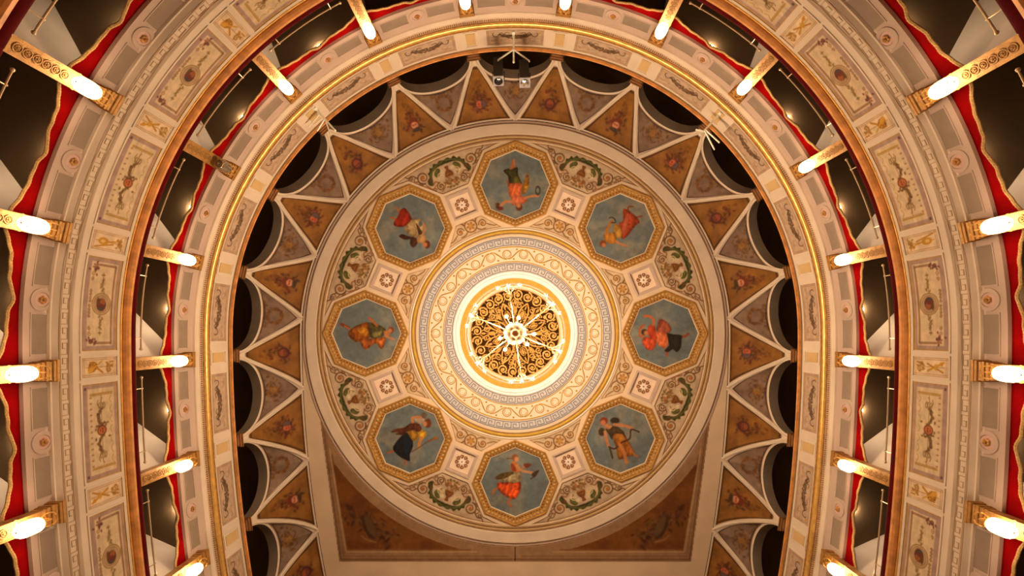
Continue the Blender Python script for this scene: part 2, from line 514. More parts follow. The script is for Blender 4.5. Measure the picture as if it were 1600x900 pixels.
FIG = [
 # 0 above: green skirt, ring in hand
 ((448, 467), [('p', (178, 128, 52), [(575, 340), (590, 430), (580, 500), (545, 555), (515, 555), (520, 480), (550, 400)], .3),
  ('p', (196, 128, 84), [(430, 205), (442, 207), (450, 300), (415, 312), (393, 300), (415, 240)]),
  ('p', (70, 70, 34), [(330, 325), (385, 303), (400, 315), (470, 290), (475, 360), (500, 420), (512, 456), (440, 464), (388, 450), (375, 380)], .3),
  ('p', (108, 104, 42), [(440, 370), (482, 400), (502, 450), (430, 456)], .2),
  ('p', (204, 112, 66), [(355, 400), (392, 450), (510, 452), (505, 540), (500, 592), (420, 602), (385, 560), (375, 470)], .22),
  ('p', (212, 122, 82), [(412, 590), (500, 578), (566, 598), (560, 640), (500, 668), (420, 668)], .15),
  ('s', SKIN, 28, [(425, 640), (350, 640), (290, 692)]), ('s', SKIN, 24, [(550, 602), (610, 582), (682, 580)]),
  ('o', (60, 62, 54), (677, 525), 22, 38, 9), ('e', (112, 66, 32), (488, 695), 33, 35), ('e', SKIN, (482, 676), 22, 22),
  ('e', (110, 66, 44), (270, 665), 20, 18), ('e', (130, 60, 40), (295, 705), 32, 20), ('e', (90, 70, 50), (270, 690), 18, 16)]),
 # 1 upper right: red robe, gold bodice
 ((432, 450), [('s', (156, 90, 54), 15, [(510, 275), (515, 235), (560, 230)]), ('s', (160, 92, 56), 17, [(600, 338), (652, 325)]),
  ('p', (160, 76, 42), [(460, 260), (500, 260), (540, 290), (590, 330), (625, 385), (590, 420), (540, 480), (500, 530), (450, 556), (430, 480), (420, 400), (460, 370)], .25),
  ('p', (206, 116, 80), [(500, 300), (520, 330), (492, 470), (455, 500), (450, 420)], .15),
  ('p', (190, 140, 64), [(385, 400), (430, 440), (450, 520), (410, 550), (370, 500), (365, 440)], .2),
  ('p', (196, 134, 58), [(290, 495), (370, 500), (392, 560), (385, 602), (310, 602), (270, 560), (265, 520)], .18),
  ('s', (190, 128, 66), 28, [(285, 512), (310, 440), (345, 380)]),
  ('s', (74, 70, 48), 11, [(320, 345), (350, 340), (378, 362), (382, 390), (345, 392)]),
  ('s', SKIN, 22, [(390, 580), (430, 606), (496, 627)]), ('e', (146, 84, 46), (256, 603), 34, 33), ('e', (206, 132, 84), (266, 620), 20, 20)]),
 # 2 right: orange dress, dark skirt
 ((428, 460), [('p', (172, 98, 68), [(355, 430), (370, 350), (390, 315), (440, 330), (487, 380), (502, 430), (470, 456), (400, 470)], .2),
  ('s', (170, 94, 58), 24, [(590, 490), (640, 490), (676, 465)]), ('s', (182, 110, 74), 24, [(450, 625), (460, 682)]),
  ('p', (52, 52, 42), [(450, 460), (530, 470), (606, 480), (606, 530), (600, 600), (560, 647), (520, 620), (470, 647), (438, 632), (480, 580), (470, 530)], .25),
  ('p', (220, 124, 78), [(345, 450), (450, 455), (472, 560), (440, 607), (390, 590), (345, 540)], .2),
  ('p', (194, 82, 46), [(285, 375), (332, 380), (347, 450), (345, 520), (300, 512), (263, 450), (270, 400)], .2),
  ('p', (194, 88, 52), [(225, 500), (280, 500), (342, 530), (342, 590), (300, 632), (245, 612), (213, 550)], .25),
  ('s', (206, 126, 80), 28, [(320, 375), (326, 330), (290, 290), (233, 285)]), ('s', (198, 118, 74), 20, [(250, 462), (190, 492), (184, 420), (212, 383)]),
  ('e', (98, 64, 36), (230, 445), 31, 30), ('e', SKIN, (248, 455), 22, 22), ('p', (190, 114, 74), [(188, 400), (226, 363), (232, 386), (200, 416)])]),
 # 3 lower right: winged, garland in both hands
 ((455, 460), [('e', (68, 62, 44), (400, 278), 46, 31), ('e', (84, 74, 50), (267, 392), 33, 41),
  ('p', (166, 106, 42), [(375, 400), (470, 380), (520, 460), (560, 530), (592, 590), (592, 627), (530, 642), (460, 672), (430, 652), (415, 560), (390, 480)], .3),
  ('p', (196, 130, 54), [(400, 410), (460, 400), (502, 470), (430, 492)], .15),
  ('p', (86, 72, 46), [(310, 360), (400, 335), (470, 370), (492, 412), (400, 412), (372, 470), (340, 420)], .2),
  ('p', (210, 146, 96), [(290, 330), (340, 310), (372, 340), (330, 366)]), ('e', (150, 80, 46), (290, 280), 38, 36), ('e', (210, 136, 94), (282, 300), 26, 26),
  ('s', SKIN, 31, [(395, 318), (480, 327), (572, 352)]), ('s', SKIN, 30, [(300, 392), (315, 470), (337, 542)]),
  ('s', (82, 62, 44), 15, [(340, 545), (400, 562), (470, 500), (550, 460), (565, 370), (642, 392)]), ('s', (88, 72, 50), 18, [(350, 560), (376, 655)]),
  ('s', (208, 138, 88), 34, [(450, 525), (490, 590), (516, 702)]), ('s', (190, 120, 78), 20, [(545, 530), (600, 626), (632, 637)])]),
 # 4 below: red skirt, cup and jug
 ((440, 473), [('s', (196, 122, 76), 22, [(270, 530), (222, 560), (215, 592)]), ('s', (196, 124, 80), 23, [(405, 630), (370, 680), (402, 717)]),
  ('p', (202, 88, 36), [(265, 480), (340, 475), (480, 465), (497, 530), (472, 600), (430, 642), (380, 632), (310, 592), (268, 540)], .35),
  ('p', (172, 150, 110), [(240, 430), (300, 395), (400, 370), (482, 370), (507, 430), (487, 466), (430, 482), (360, 472), (270, 452)], .25),
  ('p', (112, 92, 48), [(238, 428), (290, 390), (390, 368), (424, 380), (350, 430), (270, 447)], .2),
  ('p', (208, 130, 74), [(410, 270), (440, 263), (482, 310), (502, 360), (430, 372), (393, 330)]), ('p', (166, 86, 46), [(398, 290), (430, 300), (450, 362), (408, 352)]),
  ('s', (212, 154, 108), 27, [(460, 305), (500, 352), (600, 377), (642, 382)]), ('s', SKIN, 18, [(512, 330), (547, 308)]),
  ('e', (166, 106, 60), (438, 226), 33, 34), ('e', (216, 158, 114), (455, 242), 21, 24), ('s', (140, 96, 62), 11, [(412, 235), (358, 234)]),
  ('p', (150, 84, 54), [(528, 288), (604, 290), (572, 327), (543, 325)]), ('p', (88, 70, 54), [(608, 390), (650, 360), (682, 354), (656, 402), (624, 427)]), ('s', (92, 74, 58), 10, [(625, 420), (598, 442)])]),
 # 5 lower left: blue skirt, staff
 ((445, 458), [('s', (190, 120, 84), 20, [(285, 582), (223, 602)]), ('s', (190, 110, 74), 18, [(402, 675), (390, 717)]),
  ('p', (40, 42, 44), [(360, 430), (420, 400), (467, 470), (472, 540), (442, 620), (442, 682), (400, 672), (330, 632), (273, 565), (300, 500)], .25),
  ('p', (28, 60, 78), [(410, 440), (442, 480), (424, 560), (407, 622), (385, 560)], .2),
  ('p', (174, 130, 48), [(415, 380), (480, 370), (532, 420), (502, 482), (465, 472), (430, 420)], .2),
  ('p', (202, 152, 54), [(533, 365), (602, 385), (608, 430), (560, 472), (528, 440)], .2),
  ('p', (108, 64, 38), [(460, 300), (530, 310), (562, 360), (530, 392), (480, 372), (420, 387), (370, 422), (298, 415), (330, 392), (253, 396), (300, 360), (380, 348)], .25),
  ('p', (196, 162, 132), [(490, 260), (560, 240), (592, 270), (560, 312), (520, 292)], .1),
  ('s', SKIN, 27, [(472, 292), (465, 255), (510, 240), (562, 245)]), ('e', (128, 74, 34), (624, 303), 34, 46), ('e', SKIN, (597, 310), 20, 26),
  ('p', (128, 108, 86), [(558, 215), (585, 193), (612, 215), (602, 252), (570, 247)]), ('s', (208, 144, 84), 31, [(560, 452), (540, 500), (535, 547)]),
  ('s', (118, 88, 58), 8, [(463, 592), (540, 545), (620, 490), (702, 444)]), ('p', (202, 128, 48), [(673, 462), (716, 433), (718, 460), (690, 472)]), ('e', (150, 100, 70), (640, 480), 18, 12)]),
 # 6 left: orange robe, green bodice
 ((447, 443), [('s', (152, 82, 52), 27, [(270, 388), (193, 349)]), ('s', (190, 124, 88), 19, [(282, 402), (228, 369)]),
  ('p', (150, 90, 30), [(262, 430), (320, 380), (380, 350), (472, 333), (477, 420), (472, 492), (390, 522), (330, 524), (278, 482)], .32),
  ('p', (208, 142, 48), [(350, 390), (430, 380), (462, 420), (440, 472), (380, 442)], .2),
  ('p', (172, 102, 46), [(370, 500), (470, 500), (560, 488), (642, 488), (602, 602), (545, 545), (500, 566), (440, 607), (398, 572), (383, 520)], .3),
  ('p', (94, 90, 50), [(470, 340), (540, 350), (600, 370), (642, 410), (622, 460), (540, 492), (480, 472)], .2),
  ('p', (146, 136, 80), [(510, 440), (560, 420), (602, 420), (580, 472), (520, 482)], .2),
  ('s', (194, 118, 72), 25, [(475, 290), (502, 312), (552, 362)]), ('p', (206, 136, 86), [(618, 420), (660, 418), (682, 460), (640, 482)]),
  ('e', (150, 84, 50), (692, 410), 30, 33), ('e', SKIN, (682, 417), 21, 23), ('s', SKIN, 21, [(640, 472), (690, 490), (722, 502)])]),
 # 7 upper left: red skirt, cream drape
 ((440, 440), [('s', (194, 122, 78), 19, [(332, 272), (298, 223)]), ('s', (190, 118, 74), 19, [(292, 347), (243, 329)]),
  ('p', (148, 52, 24), [(380, 235), (412, 260), (452, 330), (462, 370), (400, 412), (340, 427), (283, 412), (278, 380), (320, 310), (340, 260)], .3),
  ('p', (170, 140, 98), [(460, 350), (540, 345), (582, 390), (582, 450), (540, 512), (480, 532), (420, 492), (378, 440), (430, 380)], .25),
  ('e', (112, 120, 116), (545, 393), 20, 28), ('p', (92, 72, 48), [(500, 390), (532, 430), (562, 490), (528, 502)], .1),
  ('p', (92, 58, 34), [(328, 520), (360, 500), (420, 520), (500, 540), (512, 592), (470, 632), (438, 592), (440, 552), (380, 552)], .25),
  ('p', (196, 150, 100), [(530, 510), (592, 508), (602, 572), (560, 592), (508, 572)], .12),
  ('e', (110, 64, 34), (612, 604), 31, 40), ('e', (208, 134, 94), (592, 606), 21, 24), ('s', SKIN, 18, [(580, 402), (592, 450), (562, 502)])]),
]
FIG_LABEL = [
 'octagonal ceiling painting of woman in green skirt raising a ring, beside the spotlights',
 'octagonal ceiling painting of floating woman with red robe and gold bodice',
 'octagonal ceiling painting of dancer with orange dress, dark skirt and pink veil',
 'octagonal ceiling painting of winged figure in ochre dress holding a long garland',
 'octagonal ceiling painting of striding woman in orange-red skirt carrying cup and jug',
 'octagonal ceiling painting of woman in dark blue skirt and brown cape with staff',
 'octagonal ceiling painting of woman in orange robe, green bodice and wavy scarf',
 'octagonal ceiling painting of falling woman with red skirt and cream drape',
]


def acanthus_canvas(poly):
    cv = Canvas(-98, -42, 98, 34, 240, 94, (190, 158, 126))
    ln, br, gr = (106, 76, 44), (140, 90, 48), (76, 80, 44)
    for g in (-1, 1):
        cv.poly([(g * x, y) for x, y in [(36, -8), (31, -12), (28, -6), (26, 2), (22, 8), (12, 12), (0, 13), (0, 18), (7, 20), (12, 17), (17, 19), (21, 14), (25, 15), (27, 10), (31, 8), (30, 2), (34, -1)]], gr, feather=0.8, fold=0.22, seed=5)
        for k in range(9):
            t = k / 8; cv.ell((g * (3 + 27 * t), 17 - 15 * t * t), 2.4, 1.1, (112, 110, 58), rot=-g * (0.3 + t), alpha=.8)
        cv.poly([(g * x, y) for x, y in [(13, 1), (19, -3), (22, 3), (16, 10), (11, 8)]], (98, 98, 54), fold=.2)
        cv.spiral((g * 40, 5), 10, 1.6, -PI / 2, g, 1.7, ln)
        cv.spiral((g * 40, 5), 7, 1.2, PI / 2, g, 1.1, (150, 118, 80))
        cv.ell((g * 40, 5), 2.6, 2.6, (170, 110, 60))
        cv.spiral((g * 19, -18), 6.5, 1.5, PI / 2, -g, 1.5, ln)
        cv.spiral((g * 13, -4), 6, 1.4, PI / 2, -g, 1.6, (205, 172, 130))
        cv.spiral((g * 29, -20), 3.2, 1.2, 0, g, 1.1, ln)
        cv.spiral((g * 31, -3), 4.2, 1.4, 0, -g, 1.3, ln); cv.spiral((g * 9, 3), 3.4, 1.3, PI, g, 1.2, (214, 182, 140)); cv.spiral((g * 47, -3), 3.4, 1.3, PI, g, 1.1, ln); cv.stroke([(g * 26, -14), (g * 33, -17), (g * 40, -8)], 1.3, br); cv.stroke([(g * 10, -14), (g * 14, -22), (g * 20, -26)], 1.2, (126, 100, 56))
        cv.stroke([(g * 19, -12), (g * 25, -8), (g * 30, -12)], 1.5, br)
        cv.stroke([(g * 49, 8), (g * 55, 14), (g * 62, 13), (g * 66, 17)], 1.5, ln)
        cv.spiral((g * 58, 10), 3.5, 1.1, 0, g, 1.1, ln)
        cv.stroke([(g * 50, 2), (g * 55, 5), (g * 52, 9)], 1.2, ln)
        cv.ell((g * 8, -17), 3.5, 2.4, (150, 108, 66), rot=g * .7)
        cv.ell((g * 5, -24), 2.6, 1.8, (128, 104, 58), rot=-g * .7)
    cv.poly([(-6, -8), (6, -8), (5.5, -2), (2, 3), (3, 8), (-3, 8), (-2, 3), (-5.5, -2)], (126, 84, 44), fold=.2)
    cv.stroke([(-6.5, -8), (6.5, -8)], 1.4, (180, 124, 58), smooth=False); cv.stroke([(-4, -4), (4, -4)], 1.0, (172, 118, 60), smooth=False)
    fr_ = random.Random(2)
    for k in range(40):
        x, y = fr_.gauss(0, 8), -16 + fr_.gauss(0, 4.5)
        cv.ell((x, y), fr_.uniform(1.0, 2.0), fr_.uniform(.7, 1.2), fr_.choice([(140, 104, 60), (112, 98, 54), (156, 112, 72), (128, 92, 56)]), rot=fr_.uniform(0, 3), alpha=.85)
    for x, y, r_, c in ((0, -16, 3, (140, 100, 60)), (-4, -20, 2.4, (168, 110, 70)), (4, -19, 2.4, (120, 100, 52)), (0, -25, 2, (130, 100, 60)), (-9, -22, 2, (140, 110, 66)), (9, -23, 2, (150, 112, 70))):
        cv.ell((x, y), r_, r_ * .8, c)
    sd = cv.sdf(poly)
    cv.mixc(np.clip(1 - np.abs(sd - 1.2) / 1.0, 0, 1) * 0.8, (130, 92, 58))
    cv.mottle(0.10, 10, 5)
    return cv


def scroll_canvas(poly):
    cv = Canvas(-50, -20, 50, 22, 130, 56, (196, 163, 128))
    ln = (126, 90, 48)
    cv.ell((0, 4), 9.5, 9.5, ln, outline=1.8)
    for k in range(6):
        a = k * PI / 3
        cv.ell((4.6 * math.cos(a), 4 + 4.6 * math.sin(a)), 2.6, 1.6, (164, 112, 54), rot=a)
    cv.ell((0, 4), 1.8, 1.8, (190, 140, 60))
    for g in (-1, 1):
        cv.spiral((g * 19, 1), 6.5, 1.5, PI if g > 0 else 0, -g, 1.5, ln)
        cv.ell((g * 19, 1), 2, 2, (170, 118, 62))
        cv.stroke([(g * 9, 8), (g * 13, 13), (g * 17, 14)], 2.0, ln)
        cv.stroke([(g * 25, -2), (g * 30, -6), (g * 35, -9), (g * 40, -9)], 1.4, ln)
        cv.stroke([(g * 8, -3), (g * 13, -7), (g * 20, -8)], 1.5, ln)
    sd = cv.sdf(poly)
    cv.mixc(np.clip(1 - np.abs(sd - 1.0) / 0.9, 0, 1) * 0.7, (150, 108, 62))
    cv.mottle(0.08, 8, 8)
    return cv


def spandrel_canvas(v):
    cv = Canvas(-56, 326, 56, 446, 120, 128, (176, 124, 58))
    cv.mottle(0.16, 7, 60 + v)
    rnd = random.Random(70 + v)
    cv.C *= 0.80; cy = 362
    for k in range(60):
        a = rnd.uniform(0, 2 * PI); q = rnd.uniform(6, 19)
        x, y = q * math.cos(a) * 0.95, cy + 4 + q * math.sin(a) * 1.05
        if y > cy + 8: x *= 0.75
        cv.ell((x, y), rnd.uniform(1.4, 3.0), rnd.uniform(1.0, 1.9), rnd.choice([(92, 54, 30), (104, 66, 32), (76, 56, 30), (132, 78, 40), (116, 58, 34)]), rot=rnd.uniform(0, 3.1), alpha=0.9)
    for k in range(14):
        y = cy + 12 + k * 1.9
        cv.ell((rnd.uniform(-1, 1) * (11 - k * 0.55), y), 2.0, 1.3, rnd.choice([(112, 70, 36), (128, 84, 40), (96, 70, 38)]), rot=rnd.uniform(0, 3), alpha=0.8)
    if v % 3 == 0:
        cv.ell((0, cy), 8.5, 9.5, (84, 48, 30)); cv.ell((0, cy + 1), 5.4, 6.4, (146, 82, 50)); cv.ell((-2.2, cy - 1), 1.3, 1.0, (80, 44, 30)); cv.ell((2.2, cy - 1), 1.3, 1.0, (80, 44, 30)); cv.stroke([(-2, cy - 4), (2, cy - 4)], 1.1, (110, 50, 36))
    elif v % 3 == 1:
        cv.ell((0, cy + 1), 7.5, 10, (110, 60, 34)); cv.ell((0, cy - 1), 5.4, 5.6, (206, 138, 100)); cv.ell((-2, cy), 1.1, .9, (70, 40, 30)); cv.ell((2, cy), 1.1, .9, (70, 40, 30)); cv.ell((0, cy - 8), 6.5, 3.2, (76, 62, 38)); cv.ell((0, cy + 8), 5, 3, (120, 60, 34))
    else:
        cv.ell((1, cy), 9, 8, (80, 58, 44)); cv.ell((-1.5, cy), 5.2, 6.2, (190, 104, 66)); cv.ell((4.5, cy), 4, 6, (104, 84, 74)); cv.ell((-3, cy + 1), 1, .9, (78, 42, 30)); cv.stroke([(-4, cy - 3), (-1, cy - 3)], 1.0, (120, 52, 38))
    return cv


def severy_canvas(v):
    cv = Canvas(-70, 326, 70, 446, 140, 120, (134, 110, 88))
    cv.mottle(0.14, 6, 160 + v)
    rnd = random.Random(170 + v); cy = 377
    cols = [(104, 72, 40), (126, 86, 46), (92, 66, 40), (150, 108, 58), (114, 84, 54)]
    if v % 2 == 0:
        for k in range(70):
            a = 2 * PI * k / 70; q = 11.5 + rnd.uniform(-1.6, 1.6)
            cv.ell((q * math.cos(a), cy + q * math.sin(a)), 2.0, 1.3, rnd.choice(cols), rot=rnd.uniform(0, 3), alpha=0.85)
        for k in range(22):
            cv.ell((rnd.uniform(-20, 20), cy + 14 + rnd.uniform(-2, 5)), 2.0, 1.2, rnd.choice(cols), rot=rnd.uniform(0, 3), alpha=0.7)
    else:
        for k in range(60):
            x = rnd.gauss(0, 9); y = cy + 3 + rnd.gauss(0, 6)
            cv.ell((x, y), 2.2, 1.3, rnd.choice(cols), rot=rnd.uniform(0, 3), alpha=0.85)
        cv.ell((0, cy + 2), 4.5, 6, (156, 116, 62), alpha=.8)
        for g in (-1, 1): cv.stroke([(0, cy - 4), (g * 8, cy - 10), (g * 12, cy - 6)], 1.4, (112, 80, 46))
    for g in (-1, 1):
        for k in range(12):
            cv.ell((g * (16 + k * 1.8), cy + 15 + k * 1.1 + rnd.uniform(-2, 2)), 1.7, 1.1, rnd.choice(cols), rot=rnd.uniform(0, 3), alpha=0.55)
    return cv


def wide_canvas(kind):
    """parapet panels, centimetres, up is up"""
    cv = Canvas(-59, -26, 59, 26, 150, 68, (170, 138, 118))
    rnd = random.Random(5 + kind)
    dk, ol, br = (128, 92, 64), (140, 112, 68), (150, 108, 72)
    cv.poly([(-53, -19), (53, -19), (53, 20.5), (-53, 20.5)], (205, 170, 132), smooth=False, feather=0.5)
    if kind == 0:
        for t in np.arange(-50, 50.1, 2.6):
            cv.ell((t, 17.2), 1.1, 0.9, dk, outline=0.7)
        for g in (-1, 1):
            for t in np.arange(-8, 17, 2.6): cv.ell((g * 49.5, t), 0.9, 1.1, dk, outline=0.7)
            for k in range(16): cv.ell((g * (46 + rnd.gauss(0, 2.6)), -13 + rnd.gauss(0, 2.6)), 1.6, 1.1, rnd.choice([(118, 76, 66), (140, 92, 72), (104, 72, 62)]), rot=rnd.uniform(0, 3))
            cv.spiral((g * 38, -15), 3, 1.3, 0, g, 0.8, br); cv.spiral((g * 31, -15.5), 2.3, 1.3, 0, g, 0.8, br)
            for k in range(9):
                x = 16 + k * 1.9
                cv.ell((g * x, 0.5 + rnd.uniform(-1, 1) * (3.4 - k * 0.3)), 2.0, 1.0, ol, rot=g * rnd.choice([-.7, .7]))
            cv.stroke([(g * 15, 0), (g * 40, 0)], 0.7, ol, smooth=False)
            cv.ell((g * 37, 0), 1.2, 2.4, ol)
            for k in range(4): cv.spiral((g * (3 + 4.3 * k), -16), 2.0, 1.2, 0, g, 0.8, dk)
        cv.ell((0, 1), 13.5, 13.5, ol, outline=1.3); cv.ell((0, 1), 11.2, 11.2, (176, 142, 108)); cv.ell((0, 1), 11.2, 11.2, br, outline=0.7)
        cv.ell((-1, 1), 8, 7, (96, 66, 46)); cv.ell((2.5, 2.5), 4.2, 4.0, (160, 100, 58)); cv.ell((-2.5, 0), 3.4, 4.4, (120, 64, 48)); cv.ell((-6, 0), 2, 4, (84, 78, 72)); cv.ell((3, -4), 4.5, 2.2, (110, 78, 48))
    else:
        for g in (-1, 1):
            cv.stroke([(g * 46, -15), (g * 46.5, 18)], 1.5, (170, 128, 56), smooth=False); cv.stroke([(g * 44.3, -15), (g * 44.6, 18)], 0.6, (150, 112, 62), smooth=False)
            cv.poly([(g * 53.5 - 1.6, -23.5), (g * 53.5 + 1.6, -23.5), (g * 53.5 + 1.6, -20.5), (g * 53.5 - 1.6, -20.5)], (112, 82, 76), smooth=False)
            for k in range(22):
                t = k / 21; x = 7 + 20 * t; y = 1 - 5.5 * math.sin(t * PI) + rnd.uniform(-1.4, 1.4)
                cv.ell((g * x, y), 1.9, 1.3, rnd.choice([(122, 96, 66), (134, 106, 64), (108, 84, 58)]), rot=rnd.uniform(0, 3))
            cv.stroke([(g * 27, 1), (g * 32, 3.5), (g * 36, 0), (g * 41, 2)], 1.0, (138, 104, 66)); cv.stroke([(g * 28, 0), (g * 33, -5), (g * 38, -4)], 1.0, (138, 104, 66))
            cv.ell((g * 31, 4.5), 3, 1.7, ol, outline=0.9); cv.ell((g * 31, -2), 3, 1.7, ol, outline=0.9)
            cv.stroke([(g * 6, 0.5), (g * 44, 0.5)], 0.5, ol, smooth=False)
        for t in np.arange(-42, 42.1, 7.0): cv.ell((t, -14.5), 0.9, 1.4, (150, 114, 88))
        for t in np.arange(-38, 39, 12.6): cv.stroke([(t - 5, 16.5), (t, 13.6), (t + 5, 16.5)], 0.9, (172, 138, 88))
        for k in range(26): cv.ell((rnd.gauss(0, 5.5), 0.5 + rnd.gauss(0, 5)), 1.8, 1.2, rnd.choice([(118, 92, 60), (130, 104, 66)]), rot=rnd.uniform(0, 3))
        cv.ell((0, 0.5), 6.6, 7, (112, 72, 46)); cv.ell((0, 0.5), 5, 5.6, (182, 112, 66)); cv.ell((-1.8, 1.5), .9, .7, (84, 50, 34)); cv.ell((1.8, 1.5), .9, .7, (84, 50, 34)); cv.stroke([(-1.5, -2), (1.5, -2)], .8, (120, 60, 44))
    cv.stroke([(-58, 25.2), (58, 25.2)], 1.5, (196, 142, 62), smooth=False)
    for g in (-1, 1): cv.stroke([(g * 58.3, -26), (g * 58.3, 26)], 1.1, (190, 140, 72), smooth=False)
    cv.stroke([(-58, -25.6), (58, -25.6)], 0.8, (148, 112, 88), smooth=False)
    cv.mottle(0.06, 14, 30 + kind)
    return cv


def narrow_canvas(kind):
    cv = Canvas(-12, -26, 12, 26, 34, 68, (214, 176, 138))
    for a in (11.4, 9.2):
        for g in (-1, 1): cv.stroke([(g * a, -25), (g * a, 25)], 0.6, (176, 134, 96), smooth=False)
    for y in (-25.2, -22.6, 22.6, 25.2): cv.stroke([(-11, y), (11, y)], 0.6, (176, 134, 96), smooth=False)
    g0 = (190, 136, 56)
    cv.stroke([(0, -20), (0, 20)], 0.9, (176, 134, 80), smooth=False)
    rnd = random.Random(90 + kind)
    for k in range(22): cv.ell((rnd.uniform(-6.5, 6.5), 11 + rnd.uniform(-1, 9)), 1.7, 1.0, rnd.choice([(160, 118, 66), (176, 128, 62)]), rot=rnd.uniform(0, 3))
    if kind == 0:
        cv.poly([(-6, -17), (5, -15), (7, -8), (2, -3), (-5, -8)], g0, fold=.3); cv.stroke([(-7, 4), (6, -14)], 2.4, (176, 122, 46), smooth=False); cv.stroke([(7, 3), (-5, -15)], 1.8, (200, 146, 66), smooth=False)
    elif kind == 1:
        cv.ell((0, -9), 4.6, 7.5, g0); cv.ell((0, -10), 2.2, 3.4, (214, 170, 110)); cv.stroke([(-8, -20), (-2, 6)], 1.6, (176, 122, 46), smooth=False); cv.stroke([(0, -2), (2, 9)], 2.0, g0, smooth=False)
    else:
        cv.stroke([(-6, -19), (5, 4)], 2.6, g0, smooth=False); cv.stroke([(6, -18), (-4, 5)], 2.0, (176, 122, 46), smooth=False); cv.ell((0, -8), 4, 3, (196, 146, 70)); cv.ell((-4, -16), 2.4, 2.4, g0)
    cv.mottle(0.05, 6, 33 + kind)
    return cv


def garland_canvas():
    cv = Canvas(-51, -22, 51, 22, 132, 58, (188, 154, 124))
    for g in (-1, 1):
        cv.stroke([(g * 47.5, -18), (g * 47.5, 18)], 0.8, (150, 114, 86), smooth=False)
        cv.stroke([(g * 50, -21), (g * 50, 21)], 0.6, (160, 124, 94), smooth=False)
        cv.stroke([(-47, g * 18.4), (47, g * 18.4)], 0.8, (150, 114, 86), smooth=False)
        cv.stroke([(-50, g * 21), (50, g * 21)], 0.6, (160, 124, 94), smooth=False)
    rnd = random.Random(3)
    for k in range(190):
        t = rnd.uniform(-1, 1); x = 28 * t
        y = 1 - 8 * t * t + rnd.uniform(-1, 1) * (5.2 * (1 - t * t) + 0.8)
        cv.ell((x, y), 1.7, 1.2, rnd.choice([(104, 84, 62), (122, 102, 74), (92, 80, 56), (134, 112, 86), (128, 92, 66)]), rot=rnd.uniform(0, 3))
    for g in (-1, 1):
        cv.stroke([(g * 26, -7), (g * 33, -2), (g * 38, -3), (g * 40, -10), (g * 38, -12)], 1.5, (100, 80, 62))
        cv.stroke([(g * 30, -6), (g * 25, -12), (g * 20, -8), (g * 16, -12), (g * 10, -10)], 1.4, (100, 80, 62))
        cv.ell((g * 43, -13), 2.2, 1.6, (196, 144, 60))
        for k in range(8): cv.stroke([(g * rnd.uniform(24, 45), rnd.uniform(6, 15)), (g * rnd.uniform(24, 45), rnd.uniform(6, 15))], 0.7, (166, 130, 98), smooth=False)
    cv.mottle(0.07, 12, 44)
    return cv


def corner_canvas(clip):
    """left lower corner of the ceiling, pixels from the ceiling centre"""
    cv = Canvas(-312, 110, 2, 360, 236, 188, (176, 138, 104))
    rad = np.hypot(cv.X, cv.Y)
    for r_, c in ((331, (126, 92, 62)), (335, (150, 114, 80)), (346, (196, 156, 112))):
        cv.mixc(np.clip(1.4 - np.abs(rad - r_) / 0.9, 0, 1) * 0.9, c)
    cv.mixc(np.clip((rad - 335) / 1.5, 0, 1) * 0.8, (152, 120, 88))
    tri = [(-284, 208), (-261, 337), (-88, 337)]
    cv.mixc((np.clip(0.5 + cv.sdf(tri) / 1.5, 0, 1) > 0) * np.clip(0.5 + cv.sdf([(-283, 205), (-261, 337), (-60, 337), (-60, 200)]) / 1.5, 0, 1) * np.clip((rad - 347) / 1.2, 0, 1), (150, 100, 46))
    inn = np.clip(0.5 + cv.sdf([(-284, 205), (-261, 337), (-60, 337), (-60, 200)]) / 1.5, 0, 1) * np.clip((rad - 347) / 1.2, 0, 1)
    n = fbm((cv.ny, cv.nx), 9, 7)
    cv.mixc(inn, (150, 100, 46)); cv.mixc(inn * np.clip((n - 0.5) * 3, 0, .5), (118, 74, 34))
    for pts, c in (([(-303, 122), (-272, 353), (0, 353)], (112, 80, 54)), ([(-298, 140), (-268, 348), (-10, 348)], (140, 106, 74)), ([(-290, 180), (-264, 341), (-60, 341)], (190, 150, 108)), ([(-286, 190), (-262, 338), (-70, 338)], (120, 84, 50))):
        cv.stroke(pts, 1.5, c, smooth=False)
    rnd = random.Random(8)
    for k in range(130):
        t = rnd.uniform(-1, 1)
        x = -226 + t * 36 + rnd.gauss(0, 5); y = 300 + t * 22 + rnd.gauss(0, 8)
        if math.hypot(x, y) < 352: continue
        cv.ell((x, y), rnd.uniform(2, 5), rnd.uniform(1, 2), rnd.choice([(96, 62, 34), (128, 92, 56), (84, 54, 32), (150, 112, 70), (110, 86, 56)]), rot=rnd.uniform(0, 3), alpha=.8)
    cv.ell((-228, 302), 9, 21, (92, 68, 44), rot=-0.42); cv.ell((-226, 301), 6.5, 18, (124, 96, 62), rot=-0.42); cv.stroke([(-240, 316), (-232, 322), (-218, 326)], 2.2, (168, 130, 88))
    cv.C = np.where((inn > 0.5)[..., None], cv.C * 0.86, cv.C); cv.mottle(0.08, 10, 12)
    return cv

# ------------------------------------------------------------------ flat ceiling
ZC = H_C + H0


def pol(a, r): return (r * math.sin(a), r * math.cos(a))      # angle from picture-down, pixels


def octagon(r, c=(0, 0)): return [(c[0] + r * math.cos(k * PI / 4), c[1] + r * math.sin(k * PI / 4)) for k in range(8)]


